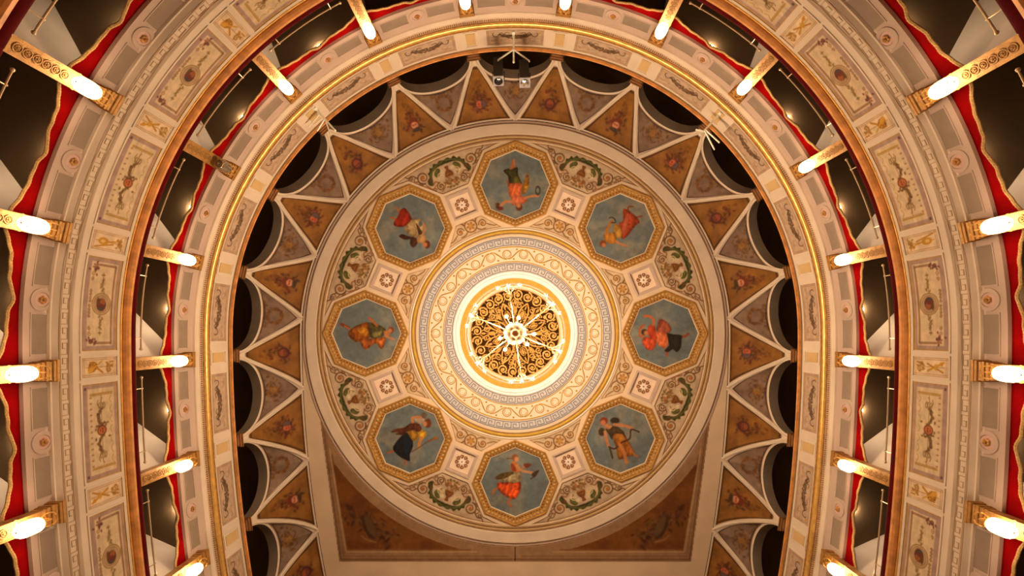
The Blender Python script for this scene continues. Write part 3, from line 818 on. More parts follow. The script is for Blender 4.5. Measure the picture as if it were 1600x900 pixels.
OCT_C = [(233.5 * math.sin(k * PI / 4), -233.5 * math.cos(k * PI / 4)) for k in range(8)]
dg = math.radians
AC_LOC = [(r * math.sin(dg(a)), r * math.cos(dg(a)) - 275) for a, r in
          [(-18, 300)] + [(-12.5, 290.5), (-5.1, 245), (5.1, 245), (12.5, 290.5), (18, 300)] + [(18 - 36 * k / 12, 300) for k in range(1, 12)]]
SC_LOC = [(r * math.sin(dg(a)), r * math.cos(dg(a)) - 178) for a, r in
          [(-15.5, 168), (-6.5, 192.5), (6.5, 192.5), (15.5, 168)] + [(15.5 - 31 * k / 8, 168) for k in range(1, 8)]]


def rot2(p, a): return (p[0] * math.cos(a) - p[1] * math.sin(a), p[0] * math.sin(a) + p[1] * math.cos(a))


MID = [PI / 8 + k * PI / 4 for k in range(8)]                 # turn of each in-between panel, from picture-down
def place_poly(loc, r, a): return [rot2((x, y + r), a) for x, y in loc]
SQ = 19.0
SQ_LOC = [(-SQ, -SQ), (SQ, -SQ), (SQ, SQ), (-SQ, SQ)]

holes = [octagon(66, c) for c in OCT_C]
for a in MID:
    holes += [place_poly(AC_LOC, 275, a), place_poly(SC_LOC, 178, a), place_poly(SQ_LOC, 218, a)]
holes.append([(70 * math.cos(2 * PI * k / 96), 70 * math.sin(2 * PI * k / 96)) for k in range(96)])

outer = []
for i in range(161):
    s = -SM + 2 * SM * i / 160
    p = P(s, OFF_TIP + 0.004, H_C); outer.append((p[0] / K, p[1] / K))


def in_poly(x, y, pts):
    c = False; m = len(pts)
    for i in range(m):
        x1, y1 = pts[i]; x2, y2 = pts[(i + 1) % m]
        if (y1 > y) != (y2 > y) and x < (x2 - x1) * (y - y1) / (y2 - y1) + x1: c = not c
    return c


def ceiling_mesh():
    vs, es = [], []
    for pts in [outer] + holes:
        o = len(vs); m = len(pts); vs += [Vector(p) for p in pts]; es += [(o + i, o + (i + 1) % m) for i in range(m)]
    V, E, F, *_ = geometry.delaunay_2d_cdt(vs, es, [], 0, 1e-4)
    mb = MB(); mb.v = [(p.x * K, p.y * K, ZC) for p in V]
    for f in F:
        cx = sum(V[i].x for i in f) / len(f); cy = sum(V[i].y for i in f) / len(f)
        if not in_poly(cx, cy, outer): continue
        if any(in_poly(cx, cy, h) for h in holes): continue
        mb.f.append(tuple(f))
    for i, h in enumerate(holes):
        d = 0.30 if i == len(holes) - 1 else 0.075
        m = len(h); o = len(mb.v)
        mb.v += [(x * K, y * K, ZC) for x, y in h] + [(x * K, y * K, ZC + d) for x, y in h]
        mb.f += [(o + k, o + (k + 1) % m, o + m + (k + 1) % m, o + m + k) for k in range(m)]
    return mb


ceiling = struct('ceiling', ceiling_mesh(), M_ceil, 'flat painted plaster ceiling of the auditorium with round ornament', 'ceiling')


def cring(name, r0, r1, d0, d1, m, smooth=False):
    return obj(name, MB().ring(r0 * K, r1 * K, ZC - d0, ZC - d1, 128), m, ceiling)


def ctorus(name, r, wd, m, squash=0.7, n=128):
    pts = [(r * K * math.cos(2 * PI * k / n), r * K * math.sin(2 * PI * k / n), ZC) for k in range(n)]
    return obj(name, MB().tube(pts, wd * K, 10, True, 1.0), m, ceiling, smooth=True)


ctorus('ring_moulding', 303.2, 1.8, M_brown); ctorus('ring_moulding', 308.5, 1.5, M_brown)
cring('ring_band', 304.6, 307.2, -0.02, 0.012, M_tan)
cring('ring_band', 311, 326, -0.02, 0.05, M_cream)
cring('ring_band', 326, 331.5, -0.02, 0.018, M_rose)
ctorus('ring_moulding', 159.6, 2.6, M_ochre); ctorus('ring_moulding', 156.2, 1.3, M_brown); ctorus('ring_moulding', 164.3, 1.6, M_cream)
cring('ring_band', 136.8, 151.2, -0.02, 0.004, M_keybg)
cring('ring_line', 134.6, 136.0, -0.02, 0.010, M_ochre)
cring('ring_band', 113.2, 134.4, -0.02, 0.004, M_ringbg)
cring('ring_line', 111.6, 112.8, -0.02, 0.010, M_ochre)
cring('ring_band', 97.5, 111.2, -0.02, 0.004, M_keybg)
cring('ring_band', 86.5, 97.2, -0.02, 0.006, M_whiteglow); ctorus('ring_moulding', 95.8, 1.5, M_whiteglow); ctorus('ring_moulding', 91.5, 2.2, M_whiteglow); ctorus('ring_moulding', 87.6, 1.5, M_whiteglow)
cring('gilt_ring', 79, 86, -0.02, 0.030, M_giltring)
ctorus('ring_moulding', 77.4, 1.2, M_cream); cring('gilt_ring', 73.6, 76.4, -0.02, 0.012, M_golddk); ctorus('ring_moulding', 72.3, 1.2, M_cream)


def key_boxes(mb, segs, wd, fn, z0, z1):
    """thin raised bars along segments of a flat pattern; fn maps (u, v, z)"""
    for (x1, y1), (x2, y2) in segs:
        dx, dy = x2 - x1, y2 - y1; L = math.hypot(dx, dy); ux, uy = dx / L, dy / L; nx, ny = -uy, ux; e = wd / 2
        c = [(x1 - ux * e - nx * e, y1 - uy * e - ny * e), (x2 + ux * e - nx * e, y2 + uy * e - ny * e), (x2 + ux * e + nx * e, y2 + uy * e + ny * e), (x1 - ux * e + nx * e, y1 - uy * e + ny * e)]
        mb.add([fn(a, b, z0) for a, b in c] + [fn(a, b, z1) for a, b in c], [(4, 5, 6, 7), (0, 1, 5, 4), (1, 2, 6, 5), (2, 3, 7, 6), (3, 0, 4, 7)])


KEYSEG = [((0, 0), (0, 1)), ((0, 1), (.74, 1)), ((.74, 1), (.74, .34)), ((.74, .34), (.38, .34)), ((.38, .34), (.38, .66)), ((0, 0), (1, 0))]


def ceiling_meander(r0, r1, n, wd, m):
    mb = MB(); per = 2 * PI / n; hgt = r1 - r0; rm = (r0 + r1) / 2
    segs = []
    for i in range(n):
        segs += [((rm * per * (i + a), b * hgt), (rm * per * (i + c), d * hgt)) for (a, b), (c, d) in KEYSEG]
        segs.append(((rm * per * i, hgt * 1.26), (rm * per * (i + 1), hgt * 1.26)))
    def fn(u, v, z):
        a = u / rm; r = (r0 + v) * K
        return (r * math.cos(a), r * math.sin(a), z)
    key_boxes(mb, segs, wd, fn, ZC - 0.003, ZC - 0.012)
    return tag(obj('meander_band', mb, m, ceiling), kind='stuff')


ceiling_meander(98.8, 107.6, 52, 1.15, M_keyg)
ceiling_meander(138.4, 147.4, 70, 1.15, M_keyg)


def scroll_band():
    mb = MB(); n = 30; r = 123.8
    for i in range(n):
        a = 2 * PI * i / n; c = (r * math.cos(a), r * math.sin(a)); g = 1 if i % 2 else -1
        mb.tube([((c[0] + 6.6 * math.cos(t)) * K, (c[1] + 6.6 * math.sin(t)) * K, ZC - 0.006) for t in [2 * PI * k / 16 for k in range(16)]], 0.75 * K, 5, True)
        mb.tube([((c[0] + 4.3 * math.cos(t)) * K, (c[1] + 4.3 * math.sin(t)) * K, ZC - 0.006) for t in [2 * PI * k / 12 for k in range(9)]], 0.45 * K, 4)
        b = a + PI / n
        pts = []
        for k in range(9):
            t = k / 8; an = a + (2 * PI / n) * (0.06 + 0.9 * t); rr = r + g * 7.6 * math.cos(t * PI)
            pts.append((rr * math.cos(an) * K, rr * math.sin(an) * K, ZC - 0.006))
        mb.tube(pts, [0.5 * K + 0.5 * K * math.sin(PI * k / 8) for k in range(9)], 5)
        for gg in (-1, 1):
            q = (r + gg * 7.4); an = b + gg * 0.02
            mb.ball((q * math.cos(an) * K, q * math.sin(an) * K, ZC - 0.004), 1.7 * K, 6, 4, (1, 1, .3))
    return tag(obj('scroll_band', mb, M_yellow, ceiling, smooth=True), kind='stuff')


scroll_band()

ac_cv = acanthus_canvas(AC_LOC); sc_cv = scroll_canvas(SC_LOC)
ac_me = flat_canvas('acanthus_panel', ac_cv, K, 0.022, AC_LOC, 2.0)
sc_me = flat_canvas('scroll_panel', sc_cv, K, 0.022, SC_LOC, 2.0)


def local_at(r, a):
    p = rot2((0, r), a)
    return Matrix.Translation((p[0] * K, p[1] * K, ZC)) @ Matrix.Rotation(a, 4, 'Z')


def coffer_meshes():
    f = MB()
    for r0, r1, z0, z1 in ((20.4, 17.6, -0.016, 0.05), (17.6, 15.6, 0.022, 0.05)):
        for k in range(4):
            a, b = [(-1, -1), (1, -1), (1, 1), (-1, 1)][k], [(-1, -1), (1, -1), (1, 1), (-1, 1)][(k + 1) % 4]
            q = [(a[0] * r0, a[1] * r0), (b[0] * r0, b[1] * r0), (b[0] * r1, b[1] * r1), (a[0] * r1, a[1] * r1)]
            f.add([(x * K, y * K, z0) for x, y in q] + [(q[3][0] * K, q[3][1] * K, z1), (q[2][0] * K, q[2][1] * K, z1)], [(0, 1, 2, 3), (3, 2, 5, 4)])
    p = MB().box((0, 0, 0.06), (33 * K, 33 * K, 0.02))
    petal = MB()
    petal.ball((3.0 * K, 0, 0.046), 1.6 * K, 8, 5, (1.2, .62, .35))
    curl = MB()
    pts = [((7.4 + 2.3 * (1 - .6 * t) * math.cos(1 + t * 8)) * K, 2.3 * (1 - .6 * t) * math.sin(1 + t * 8) * K, 0.046) for t in np.linspace(0, 1, 14)]
    curl.tube(pts, .8 * K, 5)
    curl.tube([(4.4 * K, 0, .046), (6.5 * K, 1.4 * K, .046), (9.4 * K, 0.4 * K, .046)], .75 * K, 5)
    boss = MB().ball((0, 0, 0.04), 1.6 * K, 10, 6, (1, 1, .8))
    return [m.mesh(n, s) for m, n, s in ((f, 'coffer_frame', False), (p, 'coffer', False), (petal, 'petal', True), (curl, 'curl', True), (boss, 'boss', True))]


cf, cp, cpe, ccu, cbo = coffer_meshes()
for a in MID:
    link('acanthus_panel', ac_me, M_paint, ceiling, local_at(275, a))
    link('scroll_panel', sc_me, M_paint, ceiling, local_at(178, a))
    c = link('coffer', cp, M_pink, ceiling, local_at(218, a))
    link('coffer_frame', cf, M_rose, c); link('boss', cbo, M_golddk, c)
    for k in range(8):
        link('petal', cpe, M_whiteglow, c, Matrix.Rotation(k * PI / 4, 4, 'Z'))
        link('curl', ccu, M_capw, c, Matrix.Rotation(k * PI / 4 + PI / 8, 4, 'Z') @ Matrix.Diagonal((1.2, 1.2, 1, 1)))

# corner paintings by the stage
cc_clip = [(-308, 114)] + [(332 * math.cos(t), 332 * math.sin(t)) for t in np.linspace(math.radians(159.7), math.radians(90), 40)] + [(1.9, 332), (1.9, 356), (-275, 356)]
cc = corner_canvas(cc_clip)
me = flat_canvas('corner_painting', cc, K, -0.006, cc_clip, 0.0)
link('corner_painting', me, M_paint, ceiling, Matrix.Translation((0, 0, ZC)))['label'] = 'olive corner painting with shield and trophies'
me2 = me.copy(); me2.name = 'corner_painting'
co = np.empty(len(me2.vertices) * 3, np.float32); me2.vertices.foreach_get('co', co); co[0::3] *= -1; me2.vertices.foreach_set('co', co); me2.update()
link('corner_painting', me2, M_paint, ceiling, Matrix.Translation((0, 0, ZC)))['label'] = 'olive corner painting with foliage and trophies'

# ------------------------------------------------------------------ cove with gallery arches


def cove(ph): return 0.02 + (OFF_TIP - 0.02) * (1 - math.cos(ph)), H_CAP + (H_C - H_CAP) * math.sin(ph)
def gfun(ph): return (ph / (PI / 2)) ** 1.08
def ginv(g): return (PI / 2) * max(0.0, g) ** (1 / 1.08)
AO, BO, AI, BI = 0.785, 0.965, 0.715, 0.885
def h_ext(d): return H_CAP + BO * math.sqrt(max(0.0, 1 - (d / AO) ** 2))


def spandrel_base():
    mb = MB(); n, m = 14, 6
    for i in range(n + 1):
        ph = PI / 2 * i / n; o, h = cove(ph)
        for k in range(m + 1): mb.v.append((D * gfun(ph) * (2 * k / m - 1), o - 0.012, h + 0.006))
    w_ = m + 1
    mb.f = [(i * w_ + k, i * w_ + k + 1, (i + 1) * w_ + k + 1, (i + 1) * w_ + k) for i in range(n) for k in range(m)]
    return mb


def severy_base():
    mb = MB(); n, m = 28, 4
    for i in range(n + 1):
        d = D * (2 * i / n - 1); o, h = cove(ginv(1 - abs(d) / D)); ha = h_ext(d)
        for k in range(m + 1):
            v = k / m; mb.v.append((d, (o - 0.01) * v, ha + (h + 0.006 - ha) * v))
    w_ = m + 1
    mb.f = [(i * w_ + k, i * w_ + k + 1, (i + 1) * w_ + k + 1, (i + 1) * w_ + k) for i in range(n) for k in range(m)]
    return mb


vault = tag(empty('ceiling_cove'), 'coved vault of painted triangles and arches round the flat ceiling', 'vault', None, 'structure')
cols = [(k + 0.5) * STEP for k in range(NB)]; cols = sorted([-c for c in cols] + cols)
bays = [j * STEP for j in range(-NB, NB + 1)]


def patch(name, key, cv, pts, s0, half, parent, lab=None):
    """pts: (ny, nx, 3) array in (ds, off, h); painted by where each point stands in the picture plane below"""
    ck = (key, zone(s0, half))
    if ck not in CACHE:
        ny, nx, _ = pts.shape
        W = np.array(warp_mb(s0, [tuple(p) for p in pts.reshape(-1, 3)]))
        C = cv.sample(W[:, 0] * FPX / W[:, 2], (R - W[:, 1]) * FPX / W[:, 2])
        edge = np.zeros((ny, nx), bool); edge[1:3] = edge[-3:-1] = True; edge[:, 1:3] = edge[:, -3:-1] = True     # painted border line
        C = np.where(edge.reshape(-1, 1), C * 0.66, C)
        CACHE[ck] = grid_mesh(name, W, ny, nx, cv.albedo(C))
    o = link(name, CACHE[ck], M_paint, parent, frame(s0))
    if lab: o['label'] = lab
    return o


def spandrel_pts():
    out = []
    for ph in np.linspace(0.16 * PI / 2, 0.955 * PI / 2, 64):
        o, h = cove(ph); hw = D * gfun(ph) - 0.072 - 0.01 * gfun(ph)
        hw = max(hw, 0.002)
        out.append([(hw * u, o + 0.004, h - 0.002) for u in np.linspace(-1, 1, 48)])
    return np.array(out)


def severy_pts():
    out = []; dm = D * 0.80
    for u in np.linspace(-1, 1, 90):
        d = dm * u; o, h = cove(ginv(1 - abs(d) / D)); ha = h_ext(d)
        L = math.hypot(h - ha, o) + 1e-6; va = min(0.48, 0.05 / L); vb = max(0.52, 1 - (0.055 + 0.05 * (1 - abs(u)) ** 2) / L)
        row = []
        for t in np.linspace(va, vb, 40): row.append((d, o * t + 0.006, ha + (h - ha) * t - 0.004))
        out.append(row)
    return np.array(out)


sp_cv = [spandrel_canvas(v) for v in range(3)]; sv_cv = [severy_canvas(v) for v in range(2)]
sp_pts, sv_pts = spandrel_pts(), severy_pts()

def rib_mb(g):
    pts = []
    for i in range(15):
        ph = PI / 2 * (0.03 + 0.965 * i / 14); o, h = cove(ph); pts.append((g * D * gfun(ph), o, h))
    return MB().tube(pts, [0.022 + 0.016 * min(1, i / 6) for i in range(15)], 8, flat=0.8)


def arch_mb():
    mb = MB(); n = 28; prof = []
    for i in range(n + 1):
        t = PI * i / n; c, s_ = math.cos(t), math.sin(t)
        pi_ = (AI * c, H_CAP - 0.0 + BI * s_); po = (AO * c, H_CAP + BO * s_)
        pm = (0.5 * (pi_[0] + po[0]), 0.5 * (pi_[1] + po[1]))
        prof += [(pi_[0], 0.055, pi_[1]), (pm[0], 0.07, pm[1]), (po[0], 0.03, po[1]), (po[0], -0.06, po[1])]
    mb.v = prof
    for i in range(n):
        for k in range(3): mb.f.append((i * 4 + k, i * 4 + k + 1, (i + 1) * 4 + k + 1, (i + 1) * 4 + k))
    return mb


def soffit_mb():
    mb = MB(); n = 28
    for i in range(n + 1):
        t = PI * i / n
        for o in (0.055, -0.04, -0.13): mb.v.append((AI * math.cos(t), o, H_CAP + BI * math.sin(t)))
    mb.f = [(i * 3 + k, i * 3 + k + 1, (i + 1) * 3 + k + 1, (i + 1) * 3 + k) for i in range(n) for k in range(2)]
    return mb


def pier_mb(): return MB().box((0, -0.10, (8.9 + H_CAP) / 2), (0.15, 0.30, H_CAP - 8.9))
def capital_mb(): return MB().box((0, 0.01, H_CAP - 0.03), (0.235, 0.16, 0.05)).box((0, 0.0, H_CAP - 0.075), (0.20, 0.13, 0.04)).box((0, 0.02, H_CAP - 0.003), (0.26, 0.19, 0.018))


for i, s in enumerate(cols):
    on_wall('spandrel_web', 'spb', spandrel_base, s, D, M_cream, vault, True)
    patch('spandrel_painting', ('sp', i % 3), sp_cv[i % 3], sp_pts, s, D, vault)
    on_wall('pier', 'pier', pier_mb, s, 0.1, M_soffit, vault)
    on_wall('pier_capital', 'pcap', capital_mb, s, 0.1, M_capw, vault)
    for g in (-1, 1): on_wall('rib', ('rib', g), lambda g=g: rib_mb(g), s, D, M_cream, vault, True)
for i, s in enumerate(bays):
    on_wall('severy_web', 'svb', severy_base, s, D, M_rose, vault, True)
    patch('severy_painting', ('sv', i % 2), sv_cv[i % 2], sv_pts, s, D, vault)
    on_wall('archivolt', 'arch', arch_mb, s, D, M_cream, vault, True)
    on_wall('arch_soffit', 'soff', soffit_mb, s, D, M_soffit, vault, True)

# ------------------------------------------------------------------ walls, parapets, friezes
struct('floor', MB().box((0, 1.0, -0.05), (18, 20, 0.1)), M_floor, 'carpeted floor of the stalls', 'floor')
DEP = 1.75
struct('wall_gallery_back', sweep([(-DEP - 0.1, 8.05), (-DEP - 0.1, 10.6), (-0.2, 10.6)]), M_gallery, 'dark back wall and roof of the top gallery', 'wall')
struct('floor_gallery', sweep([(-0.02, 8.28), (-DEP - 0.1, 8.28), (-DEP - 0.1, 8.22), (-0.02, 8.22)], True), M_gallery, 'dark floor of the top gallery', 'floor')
gal = struct('wall_gallery', sweep([(0.0, 8.185), (0.03, 8.19), (0.036, 8.285), (0.05, 8.29), (0.05, 8.31), (0.085, 8.325), (0.10, 8.36), (0.10, 9.02), (0.02, 9.06), (0.0, 9.06)]), M_cream, 'cream parapet of the top gallery with garland panels', 'wall')
obj('parapet_rail', sweep([(0.10, 9.05), (0.142, 9.06), (0.142, 9.09), (0.0, 9.10), (0.0, 9.05)], True), M_wood, gal)
obj('rail_fillet', sweep([(0.09, 9.005), (0.116, 9.012), (0.116, 9.03), (0.104, 9.036), (0.104, 9.052), (0.09, 9.052)], True), M_brown, gal)
gt = [(0.095 + 0.036 * math.cos(t), 8.378 + 0.052 * math.sin(t)) for t in np.linspace(0, 2 * PI, 12, endpoint=False)]
obj('gilt_torus', sweep(gt, True), M_gold, gal, smooth=True)
obj('gilt_fillet', sweep([(0.09, 8.425), (0.12, 8.43), (0.12, 8.45), (0.09, 8.455)], True), M_golddk, gal)
obj('gilt_fillet', sweep([(0.06, 8.32), (0.096, 8.322), (0.10, 8.332), (0.06, 8.34)], True), M_golddk, gal)

gv = garland_canvas(); wv = [wide_canvas(0), wide_canvas(1)]; nv = [narrow_canvas(k) for k in range(3)]


def wall_canvas(name, key, cv, s0, off, hm, parent, dh=0.0):
    half = (cv.b[2] - cv.b[0]) * 0.005
    ck = (key, zone(s0, half), 'wc')
    if ck not in CACHE:
        pts = [(x * 0.01, off, hm + y * 0.01) for x, y in zip(cv.X.ravel(), cv.Y.ravel())]
        CACHE[ck] = grid_mesh(name, np.array(warp_mb(s0, pts)), cv.ny, cv.nx, cv.albedo().reshape(-1, 3))
    return link(name, CACHE[ck], M_paint, parent, frame(s0, 0, dh))


def frame_mb(L, hm, hh, off, wd=0.02, d=0.014):
    """a raised moulding round a panel on the wall"""
    mb = MB()
    for z in (hm - hh, hm + hh):
        n = 8
        for i in range(n):
            a, b = -L + 2 * L * i / n, -L + 2 * L * (i + 1) / n
            mb.add([(a, off, z - wd / 2), (b, off, z - wd / 2), (b, off + d, z - wd / 2), (a, off + d, z - wd / 2), (a, off, z + wd / 2), (b, off, z + wd / 2), (b, off + d, z + wd / 2), (a, off + d, z + wd / 2)],
                   [(0, 1, 2, 3), (4, 7, 6, 5), (3, 2, 6, 7)])
    for x in (-L, L): mb.box((x, off + d / 2, hm), (wd, d, 2 * hh + wd))
    return mb


for s in bays:
    p = wall_canvas('garland_panel', 'gar', gv, s, 0.104, 8.715, gal)
    on_wall('panel_frame', 'garf', lambda: frame_mb(0.53, 8.715, 0.235, 0.098), s, 0.55, M_cream, gal)
for s in cols:
    on_wall('small_panel', 'smallp', lambda: MB().box((0, 0.102, 8.715), (0.17, 0.012, 0.33)), s, 0.12, M_tan, gal)
    on_wall('panel_frame', 'smallf', lambda: frame_mb(0.115, 8.715, 0.21, 0.098, 0.03), s, 0.12, M_cream, gal)


def dentils(h, off, n, wd, hh, d):
    mb = MB()
    for i in range(n): mb.box((-D + STEP * (i + 0.5) / n, off, h), (wd, d, hh))
    return mb


for s in bays:
    tag(on_wall('dentil_row', 'dent', lambda: dentils(8.306, 0.06, 44, 0.02, 0.022, 0.03), s, D, M_golddk, gal), kind='stuff')


def meander_mb():
    mb = MB(); n = 9; per = STEP / n; h0, h1 = 5.712, 5.80; segs = []
    for i in range(n):
        segs += [((-D + per * (i + a), h0 + b * (h1 - h0)), (-D + per * (i + c), h0 + d * (h1 - h0))) for (a, b), (c, d) in KEYSEG]
    for h in (5.697, 5.816): segs.append(((-D, h), (0, h))); segs.append(((0, h), (D, h)))
    key_boxes(mb, segs, 0.010, lambda u, v, z: (u, z, v), 0.076, 0.084)
    return mb


TIERS = [('upper', 0.0), ('lower', TIER)]
PARA = {}
for nm, dh in TIERS:
    # parapet below the box openings of this tier (its foot is the cornice of the tier beneath)
    w_ = struct('wall_%s_parapet' % nm, sweep([(0.0, 5.60 + dh), (0.0, 5.625 + dh), (0.03, 5.635 + dh), (0.034, 5.652 + dh), (0.078, 5.684 + dh), (0.078, 5.83 + dh), (0.10, 5.85 + dh), (0.10, 6.60 + dh), (0.0, 6.62 + dh)]),
                M_cream, 'cream %s-tier balcony parapet with painted panels and key-pattern band' % nm, 'wall')
    PARA[nm] = w_
    obj('gilt_fillet', sweep([(0.09, 6.545 + dh), (0.112, 6.548 + dh), (0.112, 6.566 + dh), (0.09, 6.57 + dh)], True), M_gold, w_)
    obj('rail_moulding', sweep([(0.10, 6.572 + dh), (0.122, 6.575 + dh), (0.15, 6.59 + dh), (0.172, 6.615 + dh), (0.172, 6.65 + dh), (0.05, 6.65 + dh), (0.05, 6.572 + dh)], True), M_wood, w_)
    obj('velvet_rail', sweep([(0.168, 6.652 + dh), (0.172, 6.69 + dh), (0.16, 6.74 + dh), (0.125, 6.79 + dh), (0.06, 6.81 + dh), (-0.03, 6.80 + dh), (-0.04, 6.65 + dh)], True), M_redrail, w_, smooth=True)
    for i, s in enumerate(bays):
        j = i - NB
        if not (seen(s, 0.1, 6.2 + dh, 140)): continue
        wall_canvas('painted_panel', ('wide', j % 2 == 0), wv[1 if j % 2 == 0 else 0], s, 0.104, 6.225, w_, dh)
        on_wall('panel_frame', 'widef', lambda: frame_mb(0.605, 6.225, 0.275, 0.098, 0.022), s, 0.63, M_cream, w_, dh=dh)
    for i, s in enumerate(cols):
        if not (seen(s, 0.1, 6.2 + dh, 140)): continue
        wall_canvas('trophy_panel', ('nar', i % 3), nv[i % 3], s, 0.104, 6.225, w_, dh)
        on_wall('panel_frame', 'narf', lambda: frame_mb(0.135, 6.225, 0.275, 0.098, 0.02), s, 0.15, M_cream, w_, dh=dh)
    for s in bays:
        if seen(s, 0.1, 5.75 + dh, 160): tag(on_wall('meander_band', 'mea', meander_mb, s, D, M_key, w_, dh=dh), kind='stuff')
    # the frieze above the openings
    top = 8.20 if dh == 0 else 8.02
    prof = [(-0.12, 7.736 + dh), (0.0, 7.736 + dh), (0.0, top + dh)]
    fr = struct('trim_%d' % (1 if dh == 0 else 2), sweep(prof), M_rose, 'pale frieze with medallions over the %s-tier boxes' % nm, 'frieze')
    zmid = 7.94 + dh
    for s in bays:
        if not seen(s, 0, zmid, 120): continue
        for g in (-1, 1):
            on_wall('grey_panel', ('gp', g), lambda g=g: MB().add(*(lambda xs: ([(x, 0.004, z) for x in xs for z in (7.83, 8.035)], [(2 * i, 2 * i + 1, 2 * i + 3, 2 * i + 2) for i in range(len(xs) - 1)]))([g * (0.165 + 0.44 * k / 6) for k in range(7)])), s, D, M_grey, fr, dh=dh)
            on_wall('panel_frame', ('gpf', g), lambda g=g: (lambda m: m.mapped(lambda x, y, z: (x + g * 0.385, y, z)))(frame_mb(0.235, 7.932, 0.112, -0.002, 0.012, 0.010)), s, D, M_rose, fr, dh=dh)
        md = on_wall('medallion', 'med', lambda: MB().lathe([(0.128, 0), (0.128, 0.014), (0.10, 0.02), (0.082, 0.02), (0.078, 0.010), (0.0, 0.010)], 28).mapped(lambda x, y, z: (x, z - 0.002, y + 7.932)), s, 0.2, M_rose, fr, True, dh)
        on_wall('medallion_field', 'medf', lambda: MB().lathe([(0.078, 0.0), (0.078, 0.012), (0.0, 0.013)], 24).mapped(lambda x, y, z: (x, z, y + 7.932)), s, 0.2, M_field, md).matrix_basis = Matrix()
        def boss_mb():
            m = MB()
            for k in range(6): m.ball((0.028 * math.cos(k * PI / 3), 0.028 * math.sin(k * PI / 3), 0.022), 0.020, 7, 4, (1, 1, .8))
            m.ball((0, 0, 0.044), 0.022, 8, 5); return m.mapped(lambda x, y, z: (x, z, y + 7.932))
        on_wall('gilt_rosette', 'medb', boss_mb, s, 0.2, M_golddk, md, True).matrix_basis = Matrix()
    # behind the openings
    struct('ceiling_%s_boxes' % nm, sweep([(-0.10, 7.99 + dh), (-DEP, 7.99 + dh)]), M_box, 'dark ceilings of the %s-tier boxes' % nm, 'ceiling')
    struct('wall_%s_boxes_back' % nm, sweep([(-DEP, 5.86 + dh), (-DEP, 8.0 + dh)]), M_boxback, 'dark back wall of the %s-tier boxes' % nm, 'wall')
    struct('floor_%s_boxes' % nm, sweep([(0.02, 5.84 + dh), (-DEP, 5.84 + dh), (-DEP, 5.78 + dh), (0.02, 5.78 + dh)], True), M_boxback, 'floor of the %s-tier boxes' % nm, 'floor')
    pw = tag(empty('wall_%s_partitions' % nm), 'pale partition walls between the %s-tier boxes' % nm, 'wall', None, 'structure')
    for s in cols:
        a = Vector(P(s, -0.10, 0)); c0 = Vector((0, 1.12 * R, H0)); d = (a - c0); d.z = 0; d.normalize()
        nrm = Vector((curve(s)[2], curve(s)[3], 0)); L = (DEP - 0.04) / max(0.35, -d.dot(nrm))
        e = a + d * L; q = Vector((-d.y, d.x, 0)) * 0.035
        mb = MB(); z0, z1 = 5.84 + dh + H0, 7.99 + dh + H0
        pts = [a - q, a + q, e + q, e - q]
        mb.add([(p.x, p.y, z0) for p in pts] + [(p.x, p.y, z1) for p in pts], [(0, 1, 5, 4), (1, 2, 6, 5), (2, 3, 7, 6), (3, 0, 4, 7)])
        obj('partition', mb, M_part, pw)

# walls that close the hall beneath and by the stage (out of the picture)
struct('wall_stalls', sweep([(0.0, -H0), (0.0, 3.26)]), M_cream, 'plain lower wall around the stalls', 'wall')
pe = P(SM, 0, 0)
mb = MB()
for g in (-1, 1): mb.box((g * (pe[0] + 0.35), pe[1] + 0.25, 6.0), (2.6, 0.3, 12.4))
mb.box((0, pe[1] + 0.25, 10.6), (2 * pe[0], 0.3, 3.2))
struct('wall_stage', mb, M_cream, 'proscenium wall towards the stage', 'wall')
struct('wall_stage_back', MB().box((0, pe[1] + 4.5, 5.5), (14, 0.2, 11)), M_boxback, 'dark stage beyond the proscenium', 'wall')

# ------------------------------------------------------------------ octagonal paintings


def octagon_frame():
    f = MB()
    prof = [(67.6, 0.0), (67.6, -0.022), (65.6, -0.026), (64.6, -0.012), (58.6, 0.012), (55.8, 0.018), (54.6, 0.062)]
    for k in range(8):
        a, b = k * PI / 4, (k + 1) * PI / 4
        vs = [(r * K * math.cos(t), r * K * math.sin(t), z) for r, z in prof for t in (a, b)]
        f.add(vs, [(2 * i, 2 * i + 1, 2 * i + 3, 2 * i + 2) for i in range(len(prof) - 1)])
    return f


def octagon_beads(r, n, size, z):
    b = MB()
    for k in range(8):
        p0, p1 = octagon(r)[k], octagon(r)[(k + 1) % 8]
        for i in range(n):
            t = (i + 0.5) / n
            b.ball(((p0[0] + (p1[0] - p0[0]) * t) * K, (p0[1] + (p1[1] - p0[1]) * t) * K, z), size * K, 6, 4, (1, 1, .55))
    return b


def octagon_fillet():
    f = MB()
    for k in range(8):
        a, b = k * PI / 4, (k + 1) * PI / 4
        vs = [(r * K * math.cos(t), r * K * math.sin(t), z) for r, z in ((55.0, 0.036), (54.0, 0.034), (53.6, 0.06)) for t in (a, b)]
        f.add(vs, [(0, 1, 3, 2), (2, 3, 5, 4)])
    return f


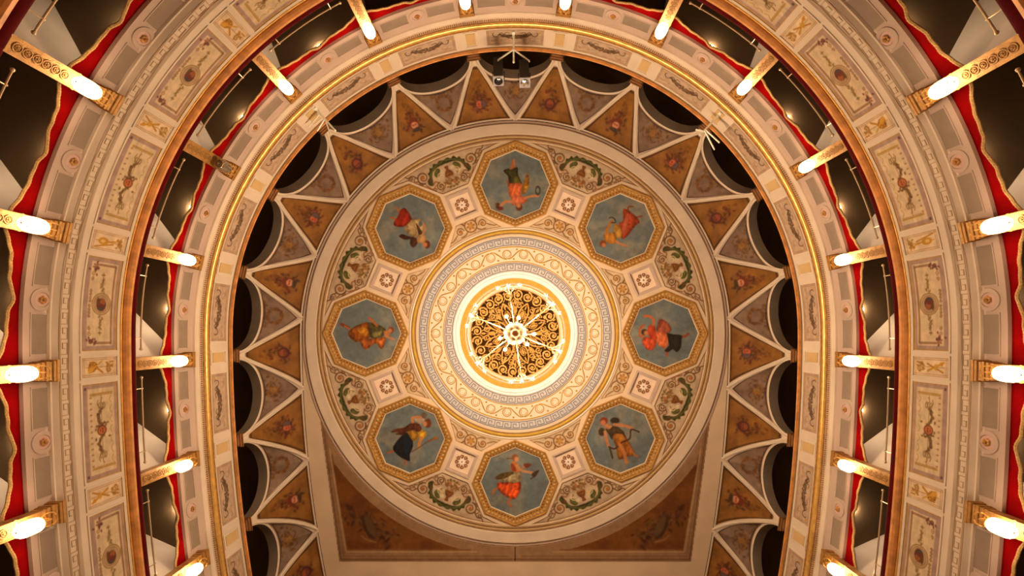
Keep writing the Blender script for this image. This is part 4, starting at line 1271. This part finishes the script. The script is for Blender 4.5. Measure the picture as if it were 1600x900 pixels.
of_me = octagon_frame().mesh('frame'); ob1 = octagon_beads(62.4, 8, 2.1, -0.006).mesh('beading', True); ob2 = octagon_beads(57.6, 9, 1.15, 0.012).mesh('beading', True)
ofi = octagon_fillet().mesh('inner_fillet')
M_bead = mat('pale_gold_bead', (0.60, 0.40, 0.18), 0.45, 0.15, var=0.2, scale=20)
M_dot = mat('dark_gold_bead', (0.16, 0.06, 0.015), 0.5, 0.2, var=0.2, scale=20)
for i in range(8):
    c = OCT_C[i]
    t = tag(empty('ceiling_painting', Matrix.Translation((c[0] * K, c[1] * K, ZC))), FIG_LABEL[i], 'painting', 'octagonal paintings around the ceiling rose')
    cv = octagon_canvas(i, *FIG[i])
    link('canvas', flat_canvas('canvas', cv, K, 0.058, octagon(55.5), 0.5), M_canvas, t)
    fr = link('frame', of_me, M_frame, t)
    tag(link('beading', ob1, M_bead, fr), kind='stuff'); tag(link('beading', ob2, M_dot, fr), kind='stuff'); link('inner_fillet', ofi, M_cream, fr)

# ------------------------------------------------------------------ carved ceiling rose
rose = tag(empty('ceiling_rose', Matrix.Translation((0, 0, ZC))), 'round carved gilt filigree ceiling rose above the chandelier', 'ceiling rose')
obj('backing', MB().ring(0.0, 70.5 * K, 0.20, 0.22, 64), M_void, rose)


def spiral_pts(c, r, turns, a0, g, z, n=18):
    return [((c[0] + r * (1 - .82 * t) * math.cos(a0 + g * turns * 2 * PI * t)) * K, (c[1] + r * (1 - .82 * t) * math.sin(a0 + g * turns * 2 * PI * t)) * K, z) for t in [i / (n - 1) for i in range(n)]]


scr = MB().tube(spiral_pts((60, 0), 8.2, 1.6, 0, 1, 0.05), [1.5 * K * (1 - .5 * i / 17) for i in range(18)], 6); scr.ball((60 * K, 0, .05), 2.6 * K, 8, 5, (1, 1, .6))
scr_m = scr.mesh('scroll', True)
ogv = MB()
for g in (-1, 1):
    ogv.tube([(r * K * math.cos(g * a), r * K * math.sin(g * a), 0.06) for r, a in ((19, .30), (27, .26), (36, .20), (44, .11), (51, 0.0))], 1.2 * K, 6)
    ogv.tube([(r * K * math.cos(g * a), r * K * math.sin(g * a), 0.06) for r, a in ((24, .02), (29, .14), (34, .10), (38, .02))], .8 * K, 5)
ogv.ball((31 * K, 0, .06), 3.2 * K, 8, 5, (1.5, .8, .5))
ogv.ball((43 * K, 0, .06), 2.0 * K, 8, 5, (2.0, .6, .5))
ogv_m = ogv.mesh('pointed_arch', True)
mid = MB()
for g in (-1, 1):
    mid.tube(spiral_pts((44, g * 7), 5.0, 1.4, g, -g, 0.07), 0.95 * K, 5)
    mid.tube([(30 * K, 0, .07), (36 * K, g * 2.4 * K, .07), (41 * K, g * 1.5 * K, .07), (50 * K, g * 5.5 * K, .07), (55 * K, g * 2 * K, .07)], 1.0 * K, 5)
mid.ball((38 * K, 0, .07), 2.6 * K, 8, 5, (1.8, .8, .5)); mid.ball((50 * K, 0, .07), 2.4 * K, 8, 5, (1.5, .9, .5))
mid_m = mid.mesh('palmette', True)
for k in range(24): link('scroll', scr_m, M_rosegold, rose, Matrix.Rotation(2 * PI * k / 24 + 0.06, 4, 'Z'))
for k in range(8):
    link('pointed_arch', ogv_m, M_rosegold, rose, Matrix.Rotation(2 * PI * k / 8 + PI / 8, 4, 'Z'))
    link('palmette', mid_m, M_rosegold, rose, Matrix.Rotation(2 * PI * k / 8, 4, 'Z'))
    link('spoke', MB().tube([(16 * K, 0, .09), (69 * K, 0, .09)], .8 * K, 5).mesh('spoke') if k == 0 else bpy.data.meshes['spoke'], M_capw, rose, Matrix.Rotation(2 * PI * k / 8, 4, 'Z'))
rnd = random.Random(4)
lf = MB()
for k in range(420):
    r = rnd.uniform(17, 68) ; a = rnd.uniform(0, 2 * PI)
    e = MB().ball((0, 0, 0), 1.0, 6, 3, (rnd.uniform(2.0, 3.4), rnd.uniform(.8, 1.3), .5))
    b = a + rnd.choice([-.8, .8, 0.3, -.3]); ca, sa = math.cos(b), math.sin(b)
    lf.add([((x * ca - y * sa + r * math.cos(a)) * K, (x * sa + y * ca + r * math.sin(a)) * K, z * K + 0.10) for x, y, z in e.v], e.f)
tag(obj('leaf_carving', lf, M_rosegold, rose, smooth=True), kind='stuff')
obj('rim', MB().tube([(69.5 * K * math.cos(2 * PI * k / 96), 69.5 * K * math.sin(2 * PI * k / 96), 0.02) for k in range(96)], 1.1 * K, 6, True), M_goldp, rose, smooth=True)

# ------------------------------------------------------------------ chandelier
HB = 7.6                                         # height of its arms above the camera
SB = HB / 9.35
KB = 9.35 / FPX
ch = tag(empty('chandelier', Matrix.Translation((0, 0, HB + H0 - 0.25 * SB)) @ Matrix.Diagonal((SB, SB, SB, 1))), 'lit six-armed gilt and crystal chandelier hanging under the carved ceiling rose', 'chandelier')
up = 0.25
obj('stem', MB().lathe([(0.012, (H_C + 0.2 - HB) / SB + 0.25), (0.012, 0.9), (0.05, 0.86), (0.025, 0.8), (0.035, 0.55), (0.07, 0.48), (0.03, 0.4), (0.06, 0.2), (0.03, 0.1)], 12), M_brass, ch, smooth=True)
obj('boss', MB().lathe([(0.0, -0.06), (0.045, -0.05), (0.07, -0.02), (0.085, 0.02), (0.06, 0.05)], 24), M_wood, ch, smooth=True)
obj('boss_ring', MB().tube([(0.052 * math.cos(2 * PI * k / 24), 0.052 * math.sin(2 * PI * k / 24), -0.035) for k in range(24)], 0.008, 6, True), M_golddk, ch, smooth=True)
pet = MB(); n = 8
for i in range(n + 1):
    for k in range(9):
        t = i / n; u = k / 8 - .5
        pet.v.append(((0.085 + 0.125 * t), u * (0.10 + 0.10 * t) * (1 - .35 * t ** 4), 0.03 + 0.10 * t * t + 0.03 * math.cos(u * PI)))
pet.f = [(i * 9 + k, i * 9 + k + 1, (i + 1) * 9 + k + 1, (i + 1) * 9 + k) for i in range(n) for k in range(8)]
pet_m = pet.mesh('bowl_petal', True)
M_petal = mat('alabaster', (0.60, 0.48, 0.30), 0.35, var=0.2, scale=14)
cup_m = MB().lathe([(0.006, -0.03), (0.02, -0.02), (0.03, 0.0), (0.026, 0.012)], 12).mesh('drip_cup', True)
bulb_m = MB().lathe([(0.0, 0.0), (0.016, 0.006), (0.025, 0.024), (0.026, 0.036), (0.020, 0.055), (0.0, 0.066)], 12).mesh('bulb', True)
glob_m = MB().ball((0, 0, 0), 0.030, 12, 8).mesh('globe', True)
drop_m = MB().lathe([(0.0, -0.05), (0.012, -0.03), (0.008, -0.01), (0.0, 0.0)], 6).mesh('crystal_drop')
ra = 73 * KB


def arm_mb():
    m = MB()
    m.tube([(0.06, 0, up - 0.02), (0.25, 0, up - 0.10), (0.45, 0, up - 0.12), (0.62, 0, up - 0.02), (ra - 0.07, 0, up)], [0.014, 0.012, 0.011, 0.010, 0.010], 8)
    for g in (-1, 1):
        m.tube([(ra - 0.13, 0, up), (ra - 0.07, g * 0.07, up + 0.01), (ra + 0.01, g * 0.15, up + 0.02), (ra + 0.03, g * 0.22, up + 0.03)], 0.008, 7)
        m.tube([(ra - 0.02 + 0.035 * math.cos(t), g * 0.09 + 0.035 * math.sin(t), up + .01) for t in np.linspace(0, 5, 12)], 0.006, 5)
    m.tube([(ra - 0.07, 0, up), (ra + 0.03, 0, up + 0.02)], 0.009, 7)
    return m


arm_m = arm_mb().mesh('arm', True)
for k in range(6):
    an = math.radians(-90 - 8 + 60 * k)
    q = Matrix.Rotation(an, 4, 'Z')
    link('bowl_petal', pet_m, M_petal, ch, Matrix.Rotation(an + PI / 6, 4, 'Z'))
    arm = link('arm', arm_m, M_brass, ch, q)
    for x, y, z in ((ra + 0.03, 0.22, up + 0.05), (ra + 0.03, -0.22, up + 0.05), (ra + 0.045, 0, up + 0.04)):
        link('drip_cup', cup_m, M_crystal, arm, Matrix.Translation((x, y, z)))
        link('bulb', bulb_m, M_bulb, arm, Matrix.Translation((x, y, z + 0.012)))
    for x, y in [(ra - 0.07 + 0.03 * j, g * (0.05 + 0.045 * j)) for j in range(4) for g in (-1, 1)] + [(0.3, 0), (0.42, 0), (0.54, 0)]:
        link('crystal_drop', drop_m, M_crystal, arm, Matrix.Translation((x, y, up - 0.02 - (0.10 if y == 0 else 0))))
    g_ = link('globe_arm', MB().tube([(0.05, 0, up + 0.1), (0.2, 0, up + 0.02), (0.355, 0, up + 0.06)], 0.008, 6).mesh('globe_arm', True) if k == 0 else bpy.data.meshes['globe_arm'], M_brass, ch, Matrix.Rotation(an + 0.45 + (0.25 if k % 2 else -0.1), 4, 'Z'))
    link('globe', glob_m, M_globe, g_, Matrix.Translation((0.36 if k % 2 else 0.30, 0, up + 0.07)))
hp = [(ra * 1.02 * math.cos(2 * PI * k / 72), ra * 1.02 * math.sin(2 * PI * k / 72), up + 0.06) for k in range(72)]
obj('hoop', MB().tube(hp, 0.006, 5, True), M_brass, ch, smooth=True)

# ------------------------------------------------------------------ pilasters, lamps, valances, rails, box lamps
ORD = ['first', 'second', 'third', 'fourth', 'fifth', 'sixth', 'seventh', 'eighth', 'ninth']


def where(nm, s, pool):
    """which one of its row: counted on its side of the hall from the spotlights' end"""
    side = 'left' if s < 0 else 'right'
    row = sorted([abs(q) for q in pool if (q < 0) == (s < 0)])
    i = row.index(abs(s))
    return '%s tier, %s side, %s %s' % (nm, side, ORD[i], 'from the spotlights' if nm == 'upper' else 'from the top')


def pil_meshes():
    sh = MB()
    sh.box((0, 0.0, 0.61), (0.175, 0.16, 1.22))
    for g in (-1, 1): sh.box((g * 0.078, 0.084, 0.61), (0.018, 0.012, 1.22))
    cap = MB()
    for z, wd, d in ((1.09, 0.20, 0.20), (1.132, 0.215, 0.225), (1.172, 0.205, 0.21), (1.21, 0.23, 0.25), (1.24, 0.245, 0.27)):
        cap.box((0, 0.005, z), (wd, d, 0.03))
    cap.box((0, 0.0, 1.165), (0.19, 0.19, 0.17))
    band = MB().box((0, 0.0, 0.0), (0.185, 0.172, 0.025))
    ros = MB()
    ros.tube([(0.041 * math.cos(2 * PI * k / 16), 0.084, 0.041 * math.sin(2 * PI * k / 16)) for k in range(16)], 0.009, 6, True, up=(0, 1, 0.01))
    for k in range(6): ros.ball((0.018 * math.cos(k * PI / 3), 0.086, 0.018 * math.sin(k * PI / 3)), 0.012, 6, 4, (1, .6, 1))
    ros.ball((0, 0.092, 0), 0.010, 6, 4)
    leaf = MB()
    for k in range(6): leaf.ball((0.02 * math.sin(k * 1.9), 0.082, 0.79 + k * 0.05), 0.022, 6, 4, (1.3, .4, 1))
    for m in (sh, cap, band, ros, leaf): m.mapped(lambda x, y, z: (x, y * 0.8 + 0.068, z))
    return [m.mesh(n, s_) for m, n, s_ in ((sh, 'shaft', 0), (cap, 'capital', 0), (band, 'band', 0), (ros, 'rosette', 1), (leaf, 'leaf_carving', 1))]


psh, pcap, pband, pros, pleaf = pil_meshes()
glass_m = MB().lathe([(0.0, -0.130), (0.036, -0.128), (0.060, -0.116), (0.074, -0.092), (0.080, -0.055), (0.082, 0.0), (0.080, 0.055), (0.074, 0.092), (0.060, 0.116), (0.036, 0.128), (0.0, 0.130)], 40, ribs=1, depth=0.07).mesh('glass_drum')
cg = MB()
for z in (-0.118, 0.118):
    cg.tube([(0.075 * (0.8 if z else 1) * math.cos(2 * PI * k / 20), 0.075 * (0.8 if z else 1) * math.sin(2 * PI * k / 20), z) for k in range(20)], 0.004, 5, True)
for k in range(10):
    a = 2 * PI * k / 10
    cg.tube([(r * math.cos(a), r * math.sin(a), z) for r, z in ((0.062, -0.118), (0.082, -0.06), (0.0845, 0), (0.082, 0.06), (0.062, 0.118))], 0.0022, 4)
cage_m = cg.mesh('wire_cage', True)
br = MB()
br.tube([(0, -0.105, 0.26), (0, -0.05, 0.275), (0, 0.0, 0.25), (0, 0, 0.15)], 0.009, 7)
for g in (-1, 1):
    br.tube([(g * (0.02 + 0.05 * math.sin(t)), -0.02 + 0.02 * math.cos(t), 0.24 + 0.065 * math.cos(t)) for t in np.linspace(0.1, PI - 0.1, 12)], 0.008, 6)
    br.tube([(g * (0.028 + 0.02 * math.cos(t)), -0.03, 0.20 + 0.02 * math.sin(t)) for t in np.linspace(0, 5.5, 12)], 0.006, 5)
br.lathe([(0.012, 0.14), (0.034, 0.148), (0.03, 0.16), (0.010, 0.175)], 14)
br_m = br.mesh('bracket', True)
fin_m = MB().lathe([(0.0, -0.138), (0.006, -0.134), (0.012, -0.129)], 10).mesh('finial', True)


VTOP = 7.75
DROPS = [(0, .285), (.05, .270), (.11, .215), (.2, .172), (.3, .158), (.38, .15), (.44, .128), (.475, .098), (.5, .094)]


def drop(u):
    xs, ys = [a for a, b in DROPS], [b for a, b in DROPS]
    return float(np.mean([np.interp(min(abs(u + e), abs(1 - u - e)), xs, ys) for e in np.linspace(-0.03, 0.03, 9)]))


VX = D - 0.03


def valance_mb():
    mb = MB(); nu, nvv = 72, 5
    for layer, oo in ((0, -0.044), (1, -0.056)):
        for i in range(nu + 1):
            u = i / nu
            for k in range(nvv + 1):
                v = k / nvv if layer == 0 else 1 - k / nvv
                wav = 0.004 * math.sin(u * 2 * PI * 9) * v + 0.003 * math.sin(u * 2 * PI * 4 + 1) * v
                mb.v.append((VX * (2 * u - 1), oo + wav, VTOP - v * drop(u)))
    n = nvv + 1; o = (nu + 1) * n
    for i in range(nu):
        for k in range(nvv):
            mb.f.append((i * n + k, i * n + k + 1, (i + 1) * n + k + 1, (i + 1) * n + k)); mb.f.append((o + i * n + k, o + i * n + k + 1, o + (i + 1) * n + k + 1, o + (i + 1) * n + k))
        mb.f.append((i * n + nvv, o + i * n, o + (i + 1) * n, (i + 1) * n + nvv))
    return mb


def fringe_mb():
    pts = []
    for i in range(97):
        u = i / 96; wav = 0.004 * math.sin(u * 2 * PI * 9) + 0.003 * math.sin(u * 2 * PI * 4 + 1)
        pts.append((VX * (2 * u - 1), -0.036 + wav, VTOP - drop(u) + 0.006))
    mb = MB().tube(pts, [0.016 + 0.002 * (i % 2) for i in range(97)], 6)
    return mb


def tube_on(s0, pts, r, n=8): return MB().tube(warp_mb(s0, pts), r, n)
HR_H, HR_O, HR_X = 6.985, 0.05, D - 0.20


def rail_parts(s):
    z = zone(s, D)
    if ('hr', z) not in CACHE:
        CACHE[('hr', z)] = tube_on(s, [(HR_X * (2 * i / 16 - 1), HR_O, HR_H) for i in range(17)], 0.011).mesh('rail', True)
        e = MB()
        pp = []
        for g in (-1, 1):
            pp.append(warp_mb(s, [(g * HR_X, HR_O, HR_H)])[0]); pp.append(warp_mb(s, [(g * HR_X * 0.74, HR_O, 6.80), (g * HR_X * 0.74, HR_O, HR_H + 0.01)]))
        CACHE[('hre', z)] = [(MB().ball(pp[0], 0.021, 10, 6)).mesh('ball_end', True), MB().ball(pp[2], 0.021, 10, 6).mesh('ball_end', True)]
        CACHE[('hrp', z)] = []
        for q in (pp[1], pp[3]):
            m = MB().tube(q, 0.007, 6); m.ball(q[1], 0.014, 8, 5); CACHE[('hrp', z)].append(m.mesh('post', True))
    return z


for nm, dh in TIERS:
    lampcols = [s for s in cols if seen(s, 0.2, 7.50 + dh, 20)]
    pilcols = [s for s in cols if any(seen(s, 0.1, h + dh, 6) for h in (6.7, 7.2, 7.6, 7.9))]
    vbays = [s for s in bays if any(seen(s + q, 0, 7.55 + dh, 0) for q in (-D * .9, -D * .45, 0, D * .45, D * .9))]
    rbays = [s for s in bays if any(seen(s + q, 0.05, 6.98 + dh, 0) for q in (-HR_X, 0, HR_X))]
    bbays = [s for s in bays if seen(s, -0.3, 7.93 + dh, 0)]
    for s in pilcols:
        t = empty('gilded_pilaster', frame(s, 0.0, 6.72 + dh))
        tag(t, 'gilt pilaster with rosettes, ' + where(nm, s, pilcols), 'pilaster', 'gilded pilasters between the boxes')
        sh = link('shaft', psh, M_goldp, t); link('capital', pcap, M_goldp, t); [link('band', pband, M_gold, t, Matrix.Translation((0, 0, z_))) for z_ in (0.74, 1.05)]; link('leaf_carving', pleaf, M_goldp, sh)
        for k in range(6): link('rosette', pros, M_golddk, sh, Matrix.Translation((0, 0, 0.14 + 0.094 * k)))
    for s in lampcols:
        off_ = nm == 'upper' and s < 0 and abs(abs(s) - 3.5 * STEP) < 0.01
        t = empty('wall_lamp', frame(s, 0.255, 7.47 + dh))
        lab = ('unlit crystal wall lamp, the only dark one, ' if off_ else 'glowing ribbed-crystal wall lamp, ') + where(nm, s, lampcols)
        tag(t, lab, 'wall lamp', 'crystal wall lamps on the pilasters')
        link('glass_drum', glass_m if not off_ else glass_m.copy(), None, t)
        g = t.children[0]
        if off_: g.data.materials.clear()
        if len(g.data.materials) == 0: g.data.materials.append(M_unlit if off_ else M_lit)
        link('wire_cage', cage_m, M_gold, t); link('bracket', br_m, M_gold, t); link('finial', fin_m, M_gold, t)
    for s in vbays:
        lab = 'red velvet valance with gold fringe, ' + (('at top middle, nearest the twin spotlights' if nm == 'upper' else 'lower tier middle') if s == 0 else where(nm, s, vbays))
        t = empty('valance', frame(s, 0, dh))
        tag(t, lab, 'valance', 'red valances over the boxes')
        on_wall('cloth', 'val', valance_mb, s, D, M_red, t, True).matrix_basis = Matrix()
        on_wall('fringe', 'fri', fringe_mb, s, D, M_fringe, t, True).matrix_basis = Matrix()
    for s in rbays:
        z = rail_parts(s)
        t = empty('hand_rail', frame(s, 0, dh))
        tag(t, 'thin brass handrail above velvet parapet, ' + (where(nm, s, rbays) if s else 'middle box'), 'handrail', 'brass handrails of the boxes')
        link('rail', CACHE[('hr', z)], M_brass, t)
        for m in CACHE[('hre', z)]: link('ball_end', m, M_brass, t)
        for m in CACHE[('hrp', z)]: link('post', m, M_brass, t)
    lens = MB().ball((0, 0, -0.048), 0.023, 12, 8).mesh('lamp_lens', True)
    hous = MB().lathe([(0.046, 0.0), (0.046, -0.014), (0.02, -0.022), (0.016, -0.03)], 16).mesh('housing', True)
    cag = MB().tube([(0.036 * math.cos(2 * PI * k / 16), 0.036 * math.sin(2 * PI * k / 16), -0.05) for k in range(16)], 0.004, 5, True).mesh('guard_ring', True)
    for s in bbays:
        t = empty('ceiling_lamp', frame(s, -0.245, 7.99 + dh))
        tag(t, 'small lit ceiling lamp inside box, ' + (where(nm, s, bbays) if s else 'upper tier, middle box'), 'ceiling lamp', 'small lamps on the box ceilings')
        link('lamp_lens', lens, M_boxl, t); link('housing', hous, M_black, t); link('guard_ring', cag, M_black, t)

# ------------------------------------------------------------------ spotlights and lighting brackets


def bracket(s, lab, arms):
    t = tag(empty('lighting_bracket', frame(s, 0.114, 8.62)), lab, 'bracket', 'steel lighting brackets on the gallery parapet')
    link('wall_plate', MB().box((0, 0.01, 0), (0.05, 0.02, 0.16)).mesh('wall_plate'), M_ivory, t)
    link('pole', MB().tube([(0, 0.004, 0), (0, 0.47, 0.02)], 0.016, 10).mesh('pole', True), M_ivory, t)
    for a, b, r in arms: link('strut', MB().tube([a, b], r, 8).mesh('strut', True), M_ivory, t)
    link('pole_cap', MB().ball((0, 0.475, 0.02), 0.022, 10, 6).mesh('pole_cap', True), M_ivory, t)
    return t


bracket(-0.03, 'ivory lighting bracket carrying the twin spotlights at top middle', [((0, 0.27, 0), (-0.27, 0.44, 0.02), 0.014), ((0, 0.27, 0), (0.27, 0.46, 0.02), 0.014), ((-0.27, 0.44, 0.02), (-0.27, 0.44, 0.045), 0.012), ((0.27, 0.46, 0.02), (0.27, 0.46, 0.045), 0.012)])
bracket(-2.42 * STEP, 'empty ivory lighting bracket on the left of gallery parapet', [((0, 0.22, 0), (-0.24, 0.26, 0.05), 0.013), ((0, 0.22, 0), (-0.10, 0.46, 0.03), 0.013), ((-0.02, 0.1, 0.0), (-0.30, 0.09, 0.08), 0.013)])
bracket(2.50 * STEP, 'empty ivory lighting bracket on the right of gallery parapet', [((0, 0.36, 0), (0.34, 0.36, 0.0), 0.014), ((0, 0.38, 0), (0.36, 0.48, 0.05), 0.014), ((0, 0.40, 0.0), (-0.12, 0.46, 0.03), 0.016)])


def spotlight(s, off, h, tilt, yaw, lab, bright):
    mw = frame(s, off, h) @ Matrix.Rotation(yaw, 4, 'Z') @ Matrix.Rotation(tilt, 4, 'X')
    t = tag(empty('spotlight', mw), lab, 'spotlight', 'theatre spotlights')
    link('body', MB().box((0, 0.19, 0), (0.165, 0.48, 0.17)).box((0, 0.02, 0), (0.13, 0.10, 0.13)).mesh('body'), M_black, t)
    f = link('front_plate', MB().box((0, 0.435, 0), (0.185, 0.02, 0.19)).mesh('front_plate'), M_lensf, t)
    link('lens', MB().lathe([(0.075, 0.0), (0.075, 0.012), (0.055, 0.02), (0.0, 0.024)], 24).mapped(lambda x, y, z: (x, 0.445 + z - 0.005, y)).mesh('lens', True), M_mirror if bright else M_lens, f)
    link('yoke', MB().tube([(-0.1, 0.2, 0), (-0.105, 0.2, 0.15), (0.105, 0.2, 0.15), (0.1, 0.2, 0)], 0.010, 6).mesh('yoke'), M_black, t)
    for k in range(3): link('cooling_fin', MB().box((0, 0.08 + 0.05 * k, 0.09), (0.15, 0.012, 0.02)).mesh('cooling_fin'), M_black, t)
    return t


spotlight(-0.335, 0.53, 8.78, math.radians(-24), math.radians(2), 'black theatre spotlight with dark lens hung on bracket, leftmost of two', False)
spotlight(0.17, 0.60, 8.74, math.radians(-26), math.radians(-4), 'black theatre spotlight with shiny reflecting lens, rightmost of two', True)
